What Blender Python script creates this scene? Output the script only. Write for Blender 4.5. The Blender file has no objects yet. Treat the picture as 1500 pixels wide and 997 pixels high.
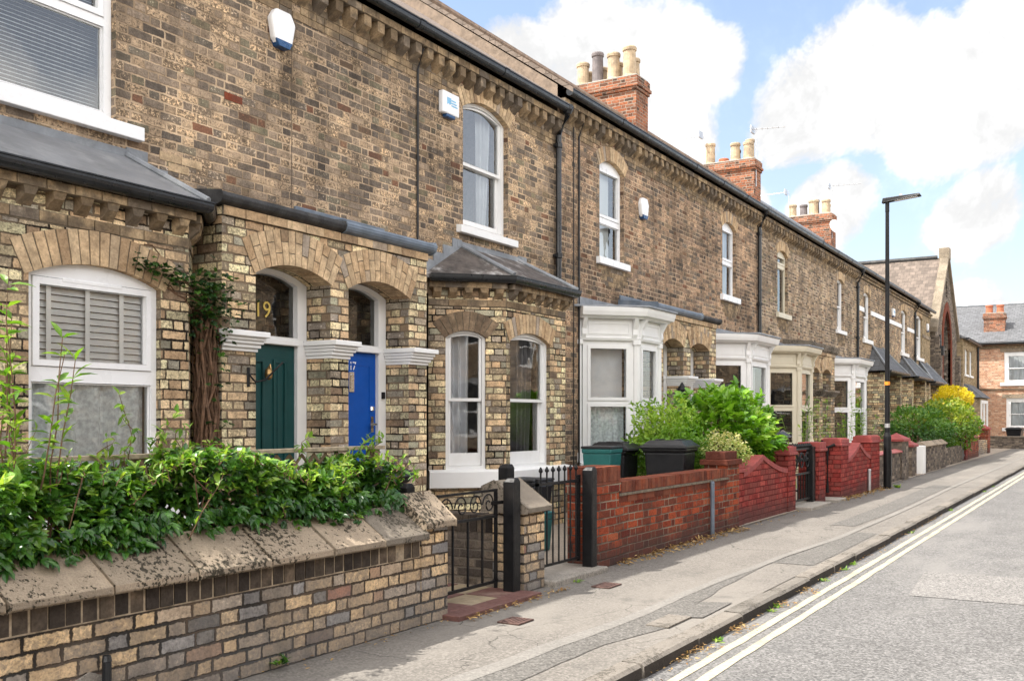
import bpy, math, random
from mathutils import Vector
from mathutils.geometry import delaunay_2d_cdt

random.seed(11)
R = random.random
def U(a, b): return a + (b - a) * random.random()
scene = bpy.context.scene
COL = scene.collection

# World axes: +Y runs along the street, +X points across the road, Z up.
# D is the distance to the left of the camera (X = -D).

# ------------------------------------------------------------------ mesh helper
class MB:
    def __init__(s):
        s.v = []; s.f = []; s.uv = []; s.mi = []; s.rn = []
    def poly(s, pts, mi=0, rn=None, uv=None):
        i = len(s.v)
        s.v.extend(Vector(p) for p in pts)
        s.f.append(tuple(range(i, i + len(pts))))
        s.uv.append(uv); s.mi.append(mi); s.rn.append(R() if rn is None else rn)
    def mesh(s, name, origin):
        me = bpy.data.meshes.new(name)
        me.from_pydata([p - origin for p in s.v], [], s.f)
        lay = me.uv_layers.new(name='UVMap')
        att = me.attributes.new('rnd', 'FLOAT', 'FACE')
        k = 0; data = [0.0] * (2 * len(me.loops))
        for fi, f in enumerate(s.f):
            pts = [s.v[i] for i in f]
            uv = s.uv[fi]
            if uv is None:
                n = Vector((0, 0, 0))
                for a in range(len(pts)):
                    p, q = pts[a], pts[(a + 1) % len(pts)]
                    n += Vector(((p.y - q.y) * (p.z + q.z), (p.z - q.z) * (p.x + q.x), (p.x - q.x) * (p.y + q.y)))
                if n.length < 1e-12: n = Vector((0, 0, 1))
                n.normalize()
                if abs(n.z) > .72:
                    uv = [(p.y, p.x) for p in pts]
                else:
                    t = Vector((-n.y, n.x, 0)); t.normalize()
                    uv = [(p.dot(t), p.z) for p in pts]
            for c in uv:
                data[2 * k] = c[0]; data[2 * k + 1] = c[1]; k += 1
        lay.data.foreach_set('uv', data)
        att.data.foreach_set('value', s.rn)
        me.polygons.foreach_set('material_index', s.mi)
        return me
    def build(s, name, mats, parent=None, base=None, smooth=False, bevel=0, seg=2, weld=False):
        if not isinstance(mats, (list, tuple)): mats = [mats]
        if parent is not None:
            r = parent
            while r.parent: r = r.parent
            org = Vector(r.location)
        else:
            org = Vector(base) if base is not None else Vector((0, 0, 0))
        me = s.mesh(name, org)
        for m in mats: me.materials.append(m)
        o = bpy.data.objects.new(name, me); COL.objects.link(o)
        if parent is not None: o.parent = parent
        else: o.location = org
        if weld:
            md = o.modifiers.new('weld', 'WELD'); md.merge_threshold = .0006
        if bevel:
            md = o.modifiers.new('bevel', 'BEVEL'); md.width = bevel; md.segments = seg; md.limit_method = 'ANGLE'
            md.angle_limit = math.radians(35)
            if not weld:
                w = o.modifiers.new('weld', 'WELD'); w.merge_threshold = .0004
                o.modifiers.move(1, 0)
        if smooth:
            me.polygons.foreach_set('use_smooth', [True] * len(me.polygons))
            if smooth == 'angle':
                me.set_sharp_from_angle(angle=math.radians(40)) if hasattr(me, 'set_sharp_from_angle') else None
        return o
    # primitives ------------------------------------------------------------
    def hexa(s, a, b, mi=0, rn=None):
        """a, b: two quads (4 points each), b in front of a"""
        rn = R() if rn is None else rn
        s.poly(a[::-1], mi, rn); s.poly(b, mi, rn)
        for i in range(4):
            j = (i + 1) % 4
            s.poly([a[i], a[j], b[j], b[i]], mi, rn)
    def box(s, x0, x1, y0, y1, z0, z1, mi=0, rn=None):
        s.hexa([(x0, y0, z0), (x1, y0, z0), (x1, y1, z0), (x0, y1, z0)],
               [(x0, y0, z1), (x1, y0, z1), (x1, y1, z1), (x0, y1, z1)], mi, rn)
    def dbox(s, d0, d1, y0, y1, z0, z1, mi=0, rn=None):
        s.box(-max(d0, d1), -min(d0, d1), y0, y1, z0, z1, mi, rn)
    def fbox(s, fr, u0, u1, v0, v1, w0, w1, mi=0, rn=None):
        q = lambda w: [fr(u0, v0, w), fr(u1, v0, w), fr(u1, v1, w), fr(u0, v1, w)]
        s.hexa(q(w0), q(w1), mi, rn)
    def plan(s, pts, z0, z1, mi=0, rn=None):
        """vertical prism over a convex or simple plan polygon [(x, y)] (counter-clockwise)"""
        rn = R() if rn is None else rn
        n = len(pts)
        s.poly([(x, y, z1) for x, y in pts], mi, rn); s.poly([(x, y, z0) for x, y in pts][::-1], mi, rn)
        for i in range(n):
            (x, y), (X, Y) = pts[i], pts[(i + 1) % n]
            s.poly([(x, y, z0), (X, Y, z0), (X, Y, z1), (x, y, z1)], mi, rn)
    def sweep(s, prof, path, mi=0, caps=True):
        """profile of (out, z) swept along a plan path [(x, y)], 'out' to the right-hand outside (towards the street)"""
        rings = []
        P = [Vector((p[0], p[1], 0)) for p in path]
        for i, p in enumerate(P):
            ns = []
            if i > 0:
                t = (P[i] - P[i - 1]).normalized(); ns.append(Vector((t.y, -t.x, 0)))
            if i < len(P) - 1:
                t = (P[i + 1] - P[i]).normalized(); ns.append(Vector((t.y, -t.x, 0)))
            n = sum(ns, Vector()) / len(ns); n = n / max(n.length_squared, .2)
            rings.append([p + n * a + Vector((0, 0, z)) for a, z in prof])
        m = len(prof); rn = R()
        for i in range(len(rings) - 1):
            for j in range(m):
                k = (j + 1) % m
                s.poly([rings[i][j], rings[i + 1][j], rings[i + 1][k], rings[i][k]], mi, rn)
        if caps:
            s.poly(rings[0][::-1], mi, rn); s.poly(rings[-1], mi, rn)
    def tube(s, pts, r, n=8, mi=0, r1=None, caps=True):
        pts = [Vector(p) for p in pts]; rings = []; rn = R()
        for i, p in enumerate(pts):
            t = (pts[min(i + 1, len(pts) - 1)] - pts[max(i - 1, 0)]).normalized()
            a = t.cross(Vector((0, 0, 1)))
            if a.length < .05: a = t.cross(Vector((1, 0, 0)))
            a.normalize(); b = t.cross(a)
            rr = r if r1 is None else r + (r1 - r) * i / (len(pts) - 1)
            rings.append([p + a * rr * math.cos(2 * math.pi * k / n) + b * rr * math.sin(2 * math.pi * k / n) for k in range(n)])
        for i in range(len(rings) - 1):
            for j in range(n):
                k = (j + 1) % n
                s.poly([rings[i][j], rings[i][k], rings[i + 1][k], rings[i + 1][j]], mi, rn)
        if caps:
            s.poly(rings[0][::-1], mi, rn); s.poly(rings[-1], mi, rn)
    def lathe(s, c, prof, n=16, mi=0, rn=None):
        """prof: (radius, z) from bottom to top"""
        cx, cy, cz = c; rn = R() if rn is None else rn
        ring = lambda r, z: [(cx + r * math.cos(2 * math.pi * k / n), cy + r * math.sin(2 * math.pi * k / n), cz + z) for k in range(n)]
        rs = [ring(r, z) for r, z in prof]
        for i in range(len(rs) - 1):
            for j in range(n):
                k = (j + 1) % n
                s.poly([rs[i][j], rs[i][k], rs[i + 1][k], rs[i + 1][j]], mi, rn)
        s.poly(rs[0][::-1], mi, rn); s.poly(rs[-1], mi, rn)
    def sheet(s, fr, outer, holes, w=0, mi=0, flip=False):
        vs = []; es = []
        for lp in [outer] + holes:
            b = len(vs); n = len(lp)
            vs += [Vector(p) for p in lp]; es += [(b + i, b + (i + 1) % n) for i in range(n)]
        ov, oe, of, *_ = delaunay_2d_cdt(vs, es, [], 0, 1e-6)
        rn = R()
        for t in of:
            c = sum((ov[i] for i in t), Vector((0, 0))) / len(t)
            if not inside(c, outer) or any(inside(c, h) for h in holes): continue
            p = [ov[i] for i in t]
            if flip: p = p[::-1]
            s.poly([fr(q.x, q.y, w) for q in p], mi, rn)
    def reveal(s, fr, loop, w0, w1, mi=0):
        """inner faces of an opening, loop counter-clockwise seen from outside"""
        rn = R(); n = len(loop)
        for i in range(n):
            a, b = loop[i], loop[(i + 1) % n]
            s.poly([fr(*a, w1), fr(*a, w0), fr(*b, w0), fr(*b, w1)], mi, rn)
    def slab(s, fr, outer, holes, w0, w1, mi=0):
        """a flat frame: outline with holes, from w0 (back) to w1 (front)"""
        s.sheet(fr, outer, holes, w1, mi); s.sheet(fr, outer, holes, w0, mi, True)
        rn = R(); n = len(outer)
        for i in range(n):
            a, b = outer[i], outer[(i + 1) % n]
            s.poly([fr(*a, w0), fr(*b, w0), fr(*b, w1), fr(*a, w1)], mi, rn)
        for h in holes: s.reveal(fr, h, w0, w1, mi)

def inside(c, lp):
    x, y = c[0], c[1]; r = False; n = len(lp)
    for i in range(n):
        (x0, y0), (x1, y1) = lp[i], lp[(i + 1) % n]
        if (y0 > y) != (y1 > y) and x < (x1 - x0) * (y - y0) / (y1 - y0) + x0: r = not r
    return r

class Fr:
    """a vertical plane: u along it, v up, w out of it"""
    def __init__(s, o, u):
        s.o = Vector((o[0], o[1], 0)); s.u = Vector((u[0], u[1], 0)).normalized(); s.n = Vector((s.u.y, -s.u.x, 0))
    def __call__(s, u, v, w): return s.o + s.u * u + s.n * w + Vector((0, 0, v))
def face(D): return Fr((-D, 0), (0, 1))            # a plane parallel to the street, u = Y

def rect(u0, u1, v0, v1): return [(u0, v0), (u1, v0), (u1, v1), (u0, v1)]
def arch(u0, u1, v0, vs, rise, n=12):
    if rise <= 0: return rect(u0, u1, v0, vs)
    hw = (u1 - u0) / 2; uc = (u0 + u1) / 2; r = (hw * hw + rise * rise) / (2 * rise); vc = vs + rise - r
    a = math.asin(min(1, hw / r)); pts = [(u0, v0), (u1, v0)]
    for i in range(n + 1):
        t = a - 2 * a * i / n
        pts.append((uc + r * math.sin(t), vc + r * math.cos(t)))
    return pts
def archtop(u0, u1, vs, rise, u):
    if rise <= 0: return vs
    hw = (u1 - u0) / 2; r = (hw * hw + rise * rise) / (2 * rise)
    return vs + rise - r + math.sqrt(max(0, r * r - (u - (u0 + u1) / 2) ** 2))

def voussoirs(mb, fr, u0, u1, vs, rise, h, w, depth, pitch=.082, gap=.009, mi=0, mj=1, split=None, over=.06):
    """a ring of tapered arch bricks, with a mortar bed behind them"""
    hw = (u1 - u0) / 2; uc = (u0 + u1) / 2; r = (hw * hw + rise * rise) / (2 * rise); vc = vs + rise - r
    a = math.asin(min(1, hw / r)); a2 = a + over * .5 / r
    n = max(5, int(round(2 * a2 * (r + h / 2) / pitch)))
    P = lambda t, q, ww: fr(uc + q * math.sin(t), vc + q * math.cos(t), ww)
    r0 = r - .003
    for i in range(n):
        t0 = -a2 + 2 * a2 * i / n; t1 = t0 + 2 * a2 / n
        g = gap / (r + h / 2) / 2
        cuts = [(r0, r + h)]
        if split:
            c = r + h * (split if i % 2 else 1 - split); cuts = [(r0, c - gap / 2), (c + gap / 2, r + h)]
        for q0, q1 in cuts:
            j = U(-.0015, .0025); rn = R()
            back = [P(t0 + g, q0, -depth), P(t1 - g, q0, -depth), P(t1 - g, q1, -.01), P(t0 + g, q1, -.01)]
            front = [P(t0 + g, q0, w + j), P(t1 - g, q0, w + j), P(t1 - g, q1 + U(-.004, .004), w + j), P(t0 + g, q1, w + j)]
            mb.hexa(back, front, mi, rn)
        b = [P(t0, r0 + .002, w - .005), P(t1, r0 + .002, w - .005), P(t1, r + h - .002, w - .005), P(t0, r + h - .002, w - .005)]
        mb.poly(b, mj, .5)
        mb.poly([P(t0, r0 + .002, w - .005), P(t0, r0 + .002, -depth), P(t1, r0 + .002, -depth), P(t1, r0 + .002, w - .005)], mj, .5)

def brickrow(mb, fr, u0, u1, v0, v1, w0, w1, pitch, gap=.009, mi=0, jit=.003):
    """a row of single bricks standing or lying side by side"""
    n = max(1, int(round((u1 - u0) / pitch))); p = (u1 - u0) / n
    for i in range(n):
        a = u0 + i * p + gap / 2; j = U(-jit, jit)
        mb.fbox(fr, a, a + p - gap, v0 + U(0, .003), v1 - U(0, .003), w0, w1 + j, mi)

# ------------------------------------------------------------------ objects
def thing(name, label, cat, loc, group=None, kind=None):
    o = bpy.data.objects.new(name, None); COL.objects.link(o)
    o.location = loc; o.empty_display_size = .2
    return tag(o, label, cat, group, kind)
def tag(o, label=None, cat=None, group=None, kind=None):
    if label: o['label'] = label
    if cat: o['category'] = cat
    if group: o['group'] = group
    if kind: o['kind'] = kind
    return o
def structure(o): o['kind'] = 'structure'; return o

def text_mesh(name, body, size, mat, parent, loc_fn, extrude=.002, spacing=1.0, shear=0):
    """flat lettering on a plane: loc_fn(x, y) gives the point"""
    cu = bpy.data.curves.new(name, 'FONT'); cu.body = body; cu.size = size; cu.extrude = extrude; cu.space_character = spacing
    cu.align_x = 'CENTER'; cu.shear = shear
    t = bpy.data.objects.new(name, cu); COL.objects.link(t)
    bpy.context.view_layer.update()
    dg = bpy.context.evaluated_depsgraph_get()
    me = bpy.data.meshes.new_from_object(t.evaluated_get(dg))
    bpy.data.objects.remove(t); bpy.data.curves.remove(cu)
    r = parent
    while r.parent: r = r.parent
    org = Vector(r.location)
    for v in me.vertices: v.co = loc_fn(v.co.x, v.co.y, v.co.z) - org
    me.materials.clear(); me.materials.append(mat); me.name = name
    o = bpy.data.objects.new(name, me); COL.objects.link(o); o.parent = parent
    return o
# ------------------------------------------------------------------ materials
class NT:
    def __init__(s, name):
        s.m = bpy.data.materials.new(name); s.m.use_nodes = True
        s.t = s.m.node_tree; s.t.nodes.clear()
        s.out = s.n('ShaderNodeOutputMaterial'); s.b = None
    def n(s, typ, **kw):
        x = s.t.nodes.new(typ)
        for k, v in kw.items(): setattr(x, k, v)
        return x
    def put(s, sock, v):
        if isinstance(v, bpy.types.NodeSocket): s.t.links.new(v, sock)
        elif isinstance(v, (tuple, list)) and len(v) == 3 and sock.type == 'RGBA': sock.default_value = (*v, 1)
        else: sock.default_value = v
    def math(s, op, a, b=None, c=None, clamp=False):
        x = s.n('ShaderNodeMath', operation=op); x.use_clamp = clamp
        s.put(x.inputs[0], a)
        if b is not None: s.put(x.inputs[1], b)
        if c is not None: s.put(x.inputs[2], c)
        return x.outputs[0]
    def maprange(s, v, a, b, c=0., d=1., smooth=True):
        x = s.n('ShaderNodeMapRange', interpolation_type='SMOOTHSTEP' if smooth else 'LINEAR')
        for i, q in enumerate((v, a, b, c, d)): s.put(x.inputs[i], q)
        return x.outputs[0]
    def mix(s, f, a, b, mode='MIX'):
        x = s.n('ShaderNodeMix', data_type='RGBA', blend_type=mode)
        s.put(x.inputs[0], f); s.put(x.inputs[6], a); s.put(x.inputs[7], b)
        return x.outputs[2]
    def ramp(s, f, stops, const=False):
        x = s.n('ShaderNodeValToRGB'); e = x.color_ramp.elements
        if const: x.color_ramp.interpolation = 'CONSTANT'
        while len(e) < len(stops): e.new(.5)
        for q, (p, c) in zip(e, stops): q.position = p; q.color = (*c, 1)
        s.put(x.inputs[0], f); return x.outputs[0]
    def noise(s, vec, scale, detail=4, rough=.55, dist=0, out=0):
        x = s.n('ShaderNodeTexNoise'); s.put(x.inputs['Vector'], vec)
        x.inputs['Scale'].default_value = scale; x.inputs['Detail'].default_value = detail
        x.inputs['Roughness'].default_value = rough; x.inputs['Distortion'].default_value = dist
        return x.outputs[out]
    def uv(s): return s.n('ShaderNodeUVMap', uv_map='UVMap').outputs[0]
    def pos(s): return s.n('ShaderNodeNewGeometry').outputs['Position']
    def rnd(s): return s.n('ShaderNodeAttribute', attribute_name='rnd').outputs['Fac']
    def sep(s, v): return s.n('ShaderNodeSeparateXYZ'), v
    def xyz(s, v):
        x = s.n('ShaderNodeSeparateXYZ'); s.put(x.inputs[0], v); return x.outputs
    def comb(s, a, b, c=0.):
        x = s.n('ShaderNodeCombineXYZ')
        for i, q in enumerate((a, b, c)): s.put(x.inputs[i], q)
        return x.outputs[0]
    def white(s, vec, col=False):
        x = s.n('ShaderNodeTexWhiteNoise', noise_dimensions='3D'); s.put(x.inputs['Vector'], vec)
        return x.outputs['Color' if col else 'Value']
    def bump(s, h, strength, dist, normal=None):
        x = s.n('ShaderNodeBump'); s.put(x.inputs['Height'], h)
        x.inputs['Strength'].default_value = strength; x.inputs['Distance'].default_value = dist
        if normal is not None: s.put(x.inputs['Normal'], normal)
        return x.outputs[0]
    def bsdf(s, color, rough=.8, normal=None, spec=.4, metal=0., coat=0.):
        b = s.n('ShaderNodeBsdfPrincipled'); s.b = b
        s.put(b.inputs['Base Color'], color); s.put(b.inputs['Roughness'], rough)
        s.put(b.inputs['Specular IOR Level'], spec); s.put(b.inputs['Metallic'], metal)
        s.put(b.inputs['Coat Weight'], coat)
        if normal is not None: s.put(b.inputs['Normal'], normal)
        return b.outputs[0]
    def end(s, sh): s.t.links.new(sh, s.out.inputs[0]); return s.m

def brick(name, stops, mortar, joint=.011, soot=None, soot_amt=.6, sc=1.0, bump=.8, streak=0., mortar_dark=None, grime=None, fine_amt=0., rag=.016, gain=1.):
    stops = [(p_, tuple(min(.8, q * gain) for q in c_)) for p_, c_ in stops]; mortar = tuple(q * gain for q in mortar)
    """brickwork in Flemish bond: stretchers and headers alternate in every course"""
    k = NT(name); u, v, _ = k.xyz(k.uv())
    uvv = k.uv()
    wob = k.xyz(k.noise(uvv, 9, 2, .6, 0, 1))
    u = k.math('ADD', u, k.math('MULTIPLY', k.math('SUBTRACT', wob[0], .5), .012))
    v = k.math('ADD', v, k.math('MULTIPLY', k.math('SUBTRACT', wob[1], .5), .009))
    rh, per, st = .075 * sc, .3375 * sc, .225 * sc
    row = k.math('FLOOR', k.math('DIVIDE', v, rh)); fv = k.math('SUBTRACT', v, k.math('MULTIPLY', row, rh))
    odd = k.math('FLOORED_MODULO', row, 2.)
    rr = k.white(k.comb(row, 3.7, 1.3))
    u2 = k.math('ADD', u, k.math('ADD', k.math('MULTIPLY', odd, per / 2), k.math('MULTIPLY', rr, .05)))
    cell = k.math('FLOOR', k.math('DIVIDE', u2, per)); pu = k.math('SUBTRACT', u2, k.math('MULTIPLY', cell, per))
    cut = k.math('ADD', st, k.math('MULTIPLY', k.math('SUBTRACT', k.white(k.comb(cell, row, 5.1)), .5), .03))
    hd = k.math('GREATER_THAN', pu, cut)
    bu = k.math('SUBTRACT', pu, k.math('MULTIPLY', hd, cut))
    bw = k.math('ADD', cut, k.math('MULTIPLY', hd, k.math('SUBTRACT', per, k.math('MULTIPLY', cut, 2.))))
    e = k.math('MINIMUM', k.math('MINIMUM', bu, k.math('SUBTRACT', bw, bu)), k.math('MINIMUM', fv, k.math('SUBTRACT', rh, fv)))
    rag = k.math('MULTIPLY', k.math('SUBTRACT', k.noise(uvv, 40, 4, .7), .5), rag)
    e = k.math('ADD', e, rag)
    jw = k.maprange(k.noise(uvv, 3.3, 3, .6), .35, .65, joint * .28, joint * .62)
    mask = k.maprange(k.math('SUBTRACT', e, jw), -.002, .0035)
    idv = k.comb(k.math('ADD', k.math('MULTIPLY', cell, 2.), hd), row, 7.)
    r1 = k.white(idv); r2 = k.xyz(k.white(idv, True))
    col = k.ramp(r1, stops)
    fine = k.noise(uvv, 60, 3, .68); med = k.noise(uvv, 14, 2, .6)
    col = k.mix(1., col, k.ramp(fine, [(.25, (.5, .48, .46)), (.5, (1, 1, 1)), (.75, (1.35, 1.32, 1.28))]), 'MULTIPLY')
    col = k.mix(1., col, k.ramp(med, [(.3, (.72, .71, .70)), (.6, (1.08, 1.07, 1.05))]), 'MULTIPLY')
    mcol = k.mix(fine, mortar, tuple(c * .6 for c in mortar))
    if mortar_dark: mcol = k.mix(k.maprange(k.noise(uvv, 2.2, 3), .4, .6), mcol, mortar_dark)
    if soot:
        big = k.noise(uvv, .9, 3, .62); per_b = k.math('MULTIPLY', k.math('SUBTRACT', r2[1], .5), .5)
        f = k.maprange(k.math('ADD', k.math('ADD', big, per_b), k.math('MULTIPLY', k.math('SUBTRACT', k.noise(uvv, 22, 4), .5), .5)), .42, .72)
        col = k.mix(k.math('MULTIPLY', f, soot_amt), col, soot)
        mcol = k.mix(k.math('MULTIPLY', k.maprange(big, .5, .75), .3), mcol, soot)
    if grime:                                         # a band of damp and dirt that rises from the foot of the wall
        z = k.xyz(k.pos())[2]
        g = k.maprange(k.math('ADD', z, k.math('MULTIPLY', k.noise(uvv, 3., 4), -.35)), grime[1] * -.9, grime[1])
        col = k.mix(k.math('MULTIPLY', k.math('SUBTRACT', 1., g), .8), col, grime[0])
        mcol = k.mix(k.math('MULTIPLY', k.math('SUBTRACT', 1., g), .6), mcol, grime[0])
    if fine_amt:                                      # black weathered skin in blotches on each brick
        bl = k.maprange(k.math('ADD', k.noise(uvv, 36, 4, .78), k.math('MULTIPLY', k.math('SUBTRACT', r2[0], .5), .36)), .49, .57)
        col = k.mix(k.math('MULTIPLY', bl, .78 * fine_amt), col, soot)
    if streak:                                        # rain streaks and broad cleaner or sootier areas of the wall
        uu, vv, _ = k.xyz(uvv)
        st_ = k.noise(k.comb(k.math('MULTIPLY', uu, 4.2), k.math('MULTIPLY', vv, .42), 0.), 1., 5, .65)
        ar = k.noise(uvv, .75, 3, .55)
        f = k.ramp(k.math('ADD', k.math('MULTIPLY', st_, .5), k.math('MULTIPLY', ar, .5)), [(.36, (1 - streak,) * 3), (.5, (1., 1., 1.)), (.64, (1 + streak * .9, 1 + streak * .8, 1 + streak * .6))])
        col = k.mix(1., col, f, 'MULTIPLY'); mcol = k.mix(.7, mcol, k.mix(1., mcol, f, 'MULTIPLY'))
    c = k.mix(mask, mcol, col)
    h = k.math('ADD', k.math('MULTIPLY', mask, .8), k.math('ADD', k.math('MULTIPLY', fine, .35), k.math('MULTIPLY', r2[2], .25)))
    nm = k.bump(h, bump, .012)
    return k.end(k.bsdf(c, .95, nm, .08))

def single_brick(name, stops, soot=None, amt=.5):
    k = NT(name); p = k.pos(); r = k.rnd()
    c = k.ramp(r, stops)
    c = k.mix(1., c, k.ramp(k.noise(p, 60, 5, .65), [(.25, (.62, .6, .58)), (.55, (1, 1, 1)), (.8, (1.2, 1.18, 1.15))]), 'MULTIPLY')
    c = k.mix(1., c, k.ramp(k.noise(p, 16, 4), [(.3, (.72, .7, .68)), (.6, (1.06, 1.05, 1.04))]), 'MULTIPLY')
    if soot: c = k.mix(k.math('MULTIPLY', k.maprange(k.math('ADD', k.noise(p, 7, 4), k.math('MULTIPLY', r, .25)), .5, .75), amt), c, soot)
    return k.end(k.bsdf(c, .88, k.bump(k.noise(p, 70, 4), .5, .006), .08))

def plain(name, c, rough=.5, var=.12, scale=8, bump=.0, spec=.45, metal=0., dirt=None, dirt_amt=.4, coat=0., bscale=60):
    k = NT(name); p = k.pos()
    lo = tuple(q * (1 - var) for q in c); hi = tuple(min(1, q * (1 + var * .6)) for q in c)
    col = k.mix(k.maprange(k.noise(p, scale, 5, .6), .3, .7), lo, hi)
    if dirt: col = k.mix(k.math('MULTIPLY', k.maprange(k.noise(p, 3.1, 6, .65), .5, .72), dirt_amt), col, dirt)
    r = k.maprange(k.noise(p, scale * 2.3, 4), .2, .8, max(.02, rough - .1), min(1, rough + .1))
    nm = k.bump(k.noise(p, bscale, 4), bump, .006) if bump else None
    return k.end(k.bsdf(col, r, nm, spec, metal, coat))

def leafmat(name, stops, rough=.42, trans=.3, spec=.35):
    k = NT(name); r = k.rnd(); p = k.pos()
    c = k.ramp(r, stops)
    c = k.mix(1., c, k.ramp(k.noise(p, 40, 3), [(.3, (.8, .82, .8)), (.7, (1.15, 1.12, 1.1))]), 'MULTIPLY')
    b = k.bsdf(c, rough, None, spec)
    t = k.n('ShaderNodeBsdfTranslucent'); k.put(t.inputs[0], k.mix(1., c, (1.5, 1.6, .6), 'MULTIPLY'))
    m = k.n('ShaderNodeMixShader'); m.inputs[0].default_value = trans
    k.t.links.new(b, m.inputs[1]); k.t.links.new(t.outputs[0], m.inputs[2])
    return k.end(m.outputs[0])

def glassmat(name, tint=(.86, .9, .9), base=.06, rough=.015):
    k = NT(name); p = k.pos()
    tr = k.n('ShaderNodeBsdfTransparent'); tr.inputs[0].default_value = (*tint, 1)
    g = k.n('ShaderNodeBsdfGlossy'); g.inputs['Roughness'].default_value = rough; g.inputs[0].default_value = (1, 1, 1, 1)
    nm = k.bump(k.noise(p, 2.2, 2), .10, .02); k.put(g.inputs['Normal'], nm)
    fr = k.n('ShaderNodeFresnel'); fr.inputs[0].default_value = 1.55
    f = k.math('ADD', k.math('MULTIPLY', fr.outputs[0], 1.25), base, clamp=True)
    m = k.n('ShaderNodeMixShader'); k.put(m.inputs[0], f)
    k.t.links.new(tr.outputs[0], m.inputs[1]); k.t.links.new(g.outputs[0], m.inputs[2])
    return k.end(m.outputs[0])

def stone(name, c, pits=0., moss=None, scale=1.):
    k = NT(name); p = k.pos(); r = k.rnd()
    col = k.mix(k.noise(p, 9 * scale, 6, .68), tuple(q * .62 for q in c), tuple(q * 1.3 for q in c))
    col = k.mix(1., col, k.ramp(r, [(0, (.82, .82, .82)), (1, (1.12, 1.1, 1.08))]), 'MULTIPLY')
    col = k.mix(1., col, k.ramp(k.noise(p, 120 * scale, 3, .7), [(.3, (.75, .75, .75)), (.7, (1.15, 1.15, 1.15))]), 'MULTIPLY')
    h = k.noise(p, 90 * scale, 5, .7)
    if pits:
        pt = k.maprange(k.math('ADD', k.noise(p, 42, 4, .66), k.math('MULTIPLY', k.math('SUBTRACT', k.noise(p, 2.2, 3), .5), .8)), .582, .612)
        col = k.mix(k.math('MULTIPLY', pt, pits), col, (.03, .026, .018))
        h = k.math('SUBTRACT', h, pt)
    if moss:
        col = k.mix(k.math('MULTIPLY', k.maprange(k.noise(p, 4.5, 5, .66), .55, .68), .7), col, moss)
    return k.end(k.bsdf(col, .9, k.bump(h, .7, .008), .2))

def asphalt(name, c, agg=.45, crack=0., patch=None, worn=None, stain=None):
    k = NT(name); p = k.pos()
    vo = k.n('ShaderNodeTexVoronoi'); k.put(vo.inputs['Vector'], p); vo.inputs['Scale'].default_value = 85
    a = k.xyz(vo.outputs['Color'])[0]
    col = k.mix(k.noise(p, 1.1, 6, .62), tuple(q * .74 for q in c), tuple(q * 1.22 for q in c))
    col = k.mix(1., col, k.ramp(a, [(0, (1 - agg,) * 3), (.6, (1, 1, 1)), (1, (1 + agg,) * 3)]), 'MULTIPLY')
    col = k.mix(1., col, k.ramp(k.noise(p, 30, 4, .7), [(.3, (1 - agg * .35,) * 3), (.7, (1 + agg * .3,) * 3)]), 'MULTIPLY')
    if worn:
        xx, yy, zz = k.xyz(p)
        q = k.comb(k.math('MULTIPLY', xx, 1.), k.math('MULTIPLY', yy, .28), 0.)
        f = k.maprange(k.noise(q, .9, 5, .6), .48, .66)
        col = k.mix(k.math('MULTIPLY', f, .75), col, worn)
    if stain:
        f = k.maprange(k.noise(p, 2.1, 6, .7), .56, .72)
        col = k.mix(k.math('MULTIPLY', f, .6), col, stain)
    h = k.math('ADD', k.math('MULTIPLY', a, .6), k.noise(p, 40, 4))
    if crack:
        v2 = k.n('ShaderNodeTexVoronoi', feature='DISTANCE_TO_EDGE')
        k.put(v2.inputs['Vector'], k.mix(.16, p, k.noise(p, 3, 4, .6, 0, 1))); v2.inputs['Scale'].default_value = 1.5
        cr = k.maprange(k.math('ADD', v2.outputs[0], k.math('MULTIPLY', k.noise(p, .8, 3), .03)), .012, .022)
        col = k.mix(k.math('MULTIPLY', k.math('SUBTRACT', 1., cr), crack), col, (.03, .028, .025))
    return k.end(k.bsdf(col, .92, k.bump(h, .6, .006), .2))

def roofmat(name, c, course=.24, wid=.28, var=.35, grad=0.):
    k = NT(name); u, v, _ = k.xyz(k.uv()); uvv = k.uv()
    # v is height on the slope (uv given in metres along and up the slope)
    row = k.math('FLOOR', k.math('DIVIDE', v, course)); fv = k.math('SUBTRACT', k.math('DIVIDE', v, course), row)
    u2 = k.math('ADD', k.math('DIVIDE', u, wid), k.math('MULTIPLY', k.math('FLOORED_MODULO', row, 2.), .5))
    ce = k.math('FLOOR', u2); fu = k.math('SUBTRACT', u2, ce)
    r = k.white(k.comb(ce, row, 2.))
    col = k.mix(r, tuple(q * (1 - var) for q in c), tuple(q * (1 + var) for q in c))
    col = k.mix(1., col, k.ramp(k.noise(uvv, 5, 5, .65), [(.3, (.7, .7, .7)), (.7, (1.2, 1.2, 1.2))]), 'MULTIPLY')
    e = k.math('MINIMUM', k.math('MULTIPLY', k.math('MINIMUM', fu, k.math('SUBTRACT', 1., fu)), wid), k.math('MULTIPLY', fv, course))
    g = k.maprange(e, .002, .010)
    col = k.mix(g, tuple(q * (grad or .25) for q in c), col)
    h = k.math('ADD', k.math('MULTIPLY', k.math('SUBTRACT', 1., fv), 1.), k.math('MULTIPLY', r, .3))
    return k.end(k.bsdf(col, .75, k.bump(k.math('MULTIPLY', h, g), .8, .012), .35))

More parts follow.
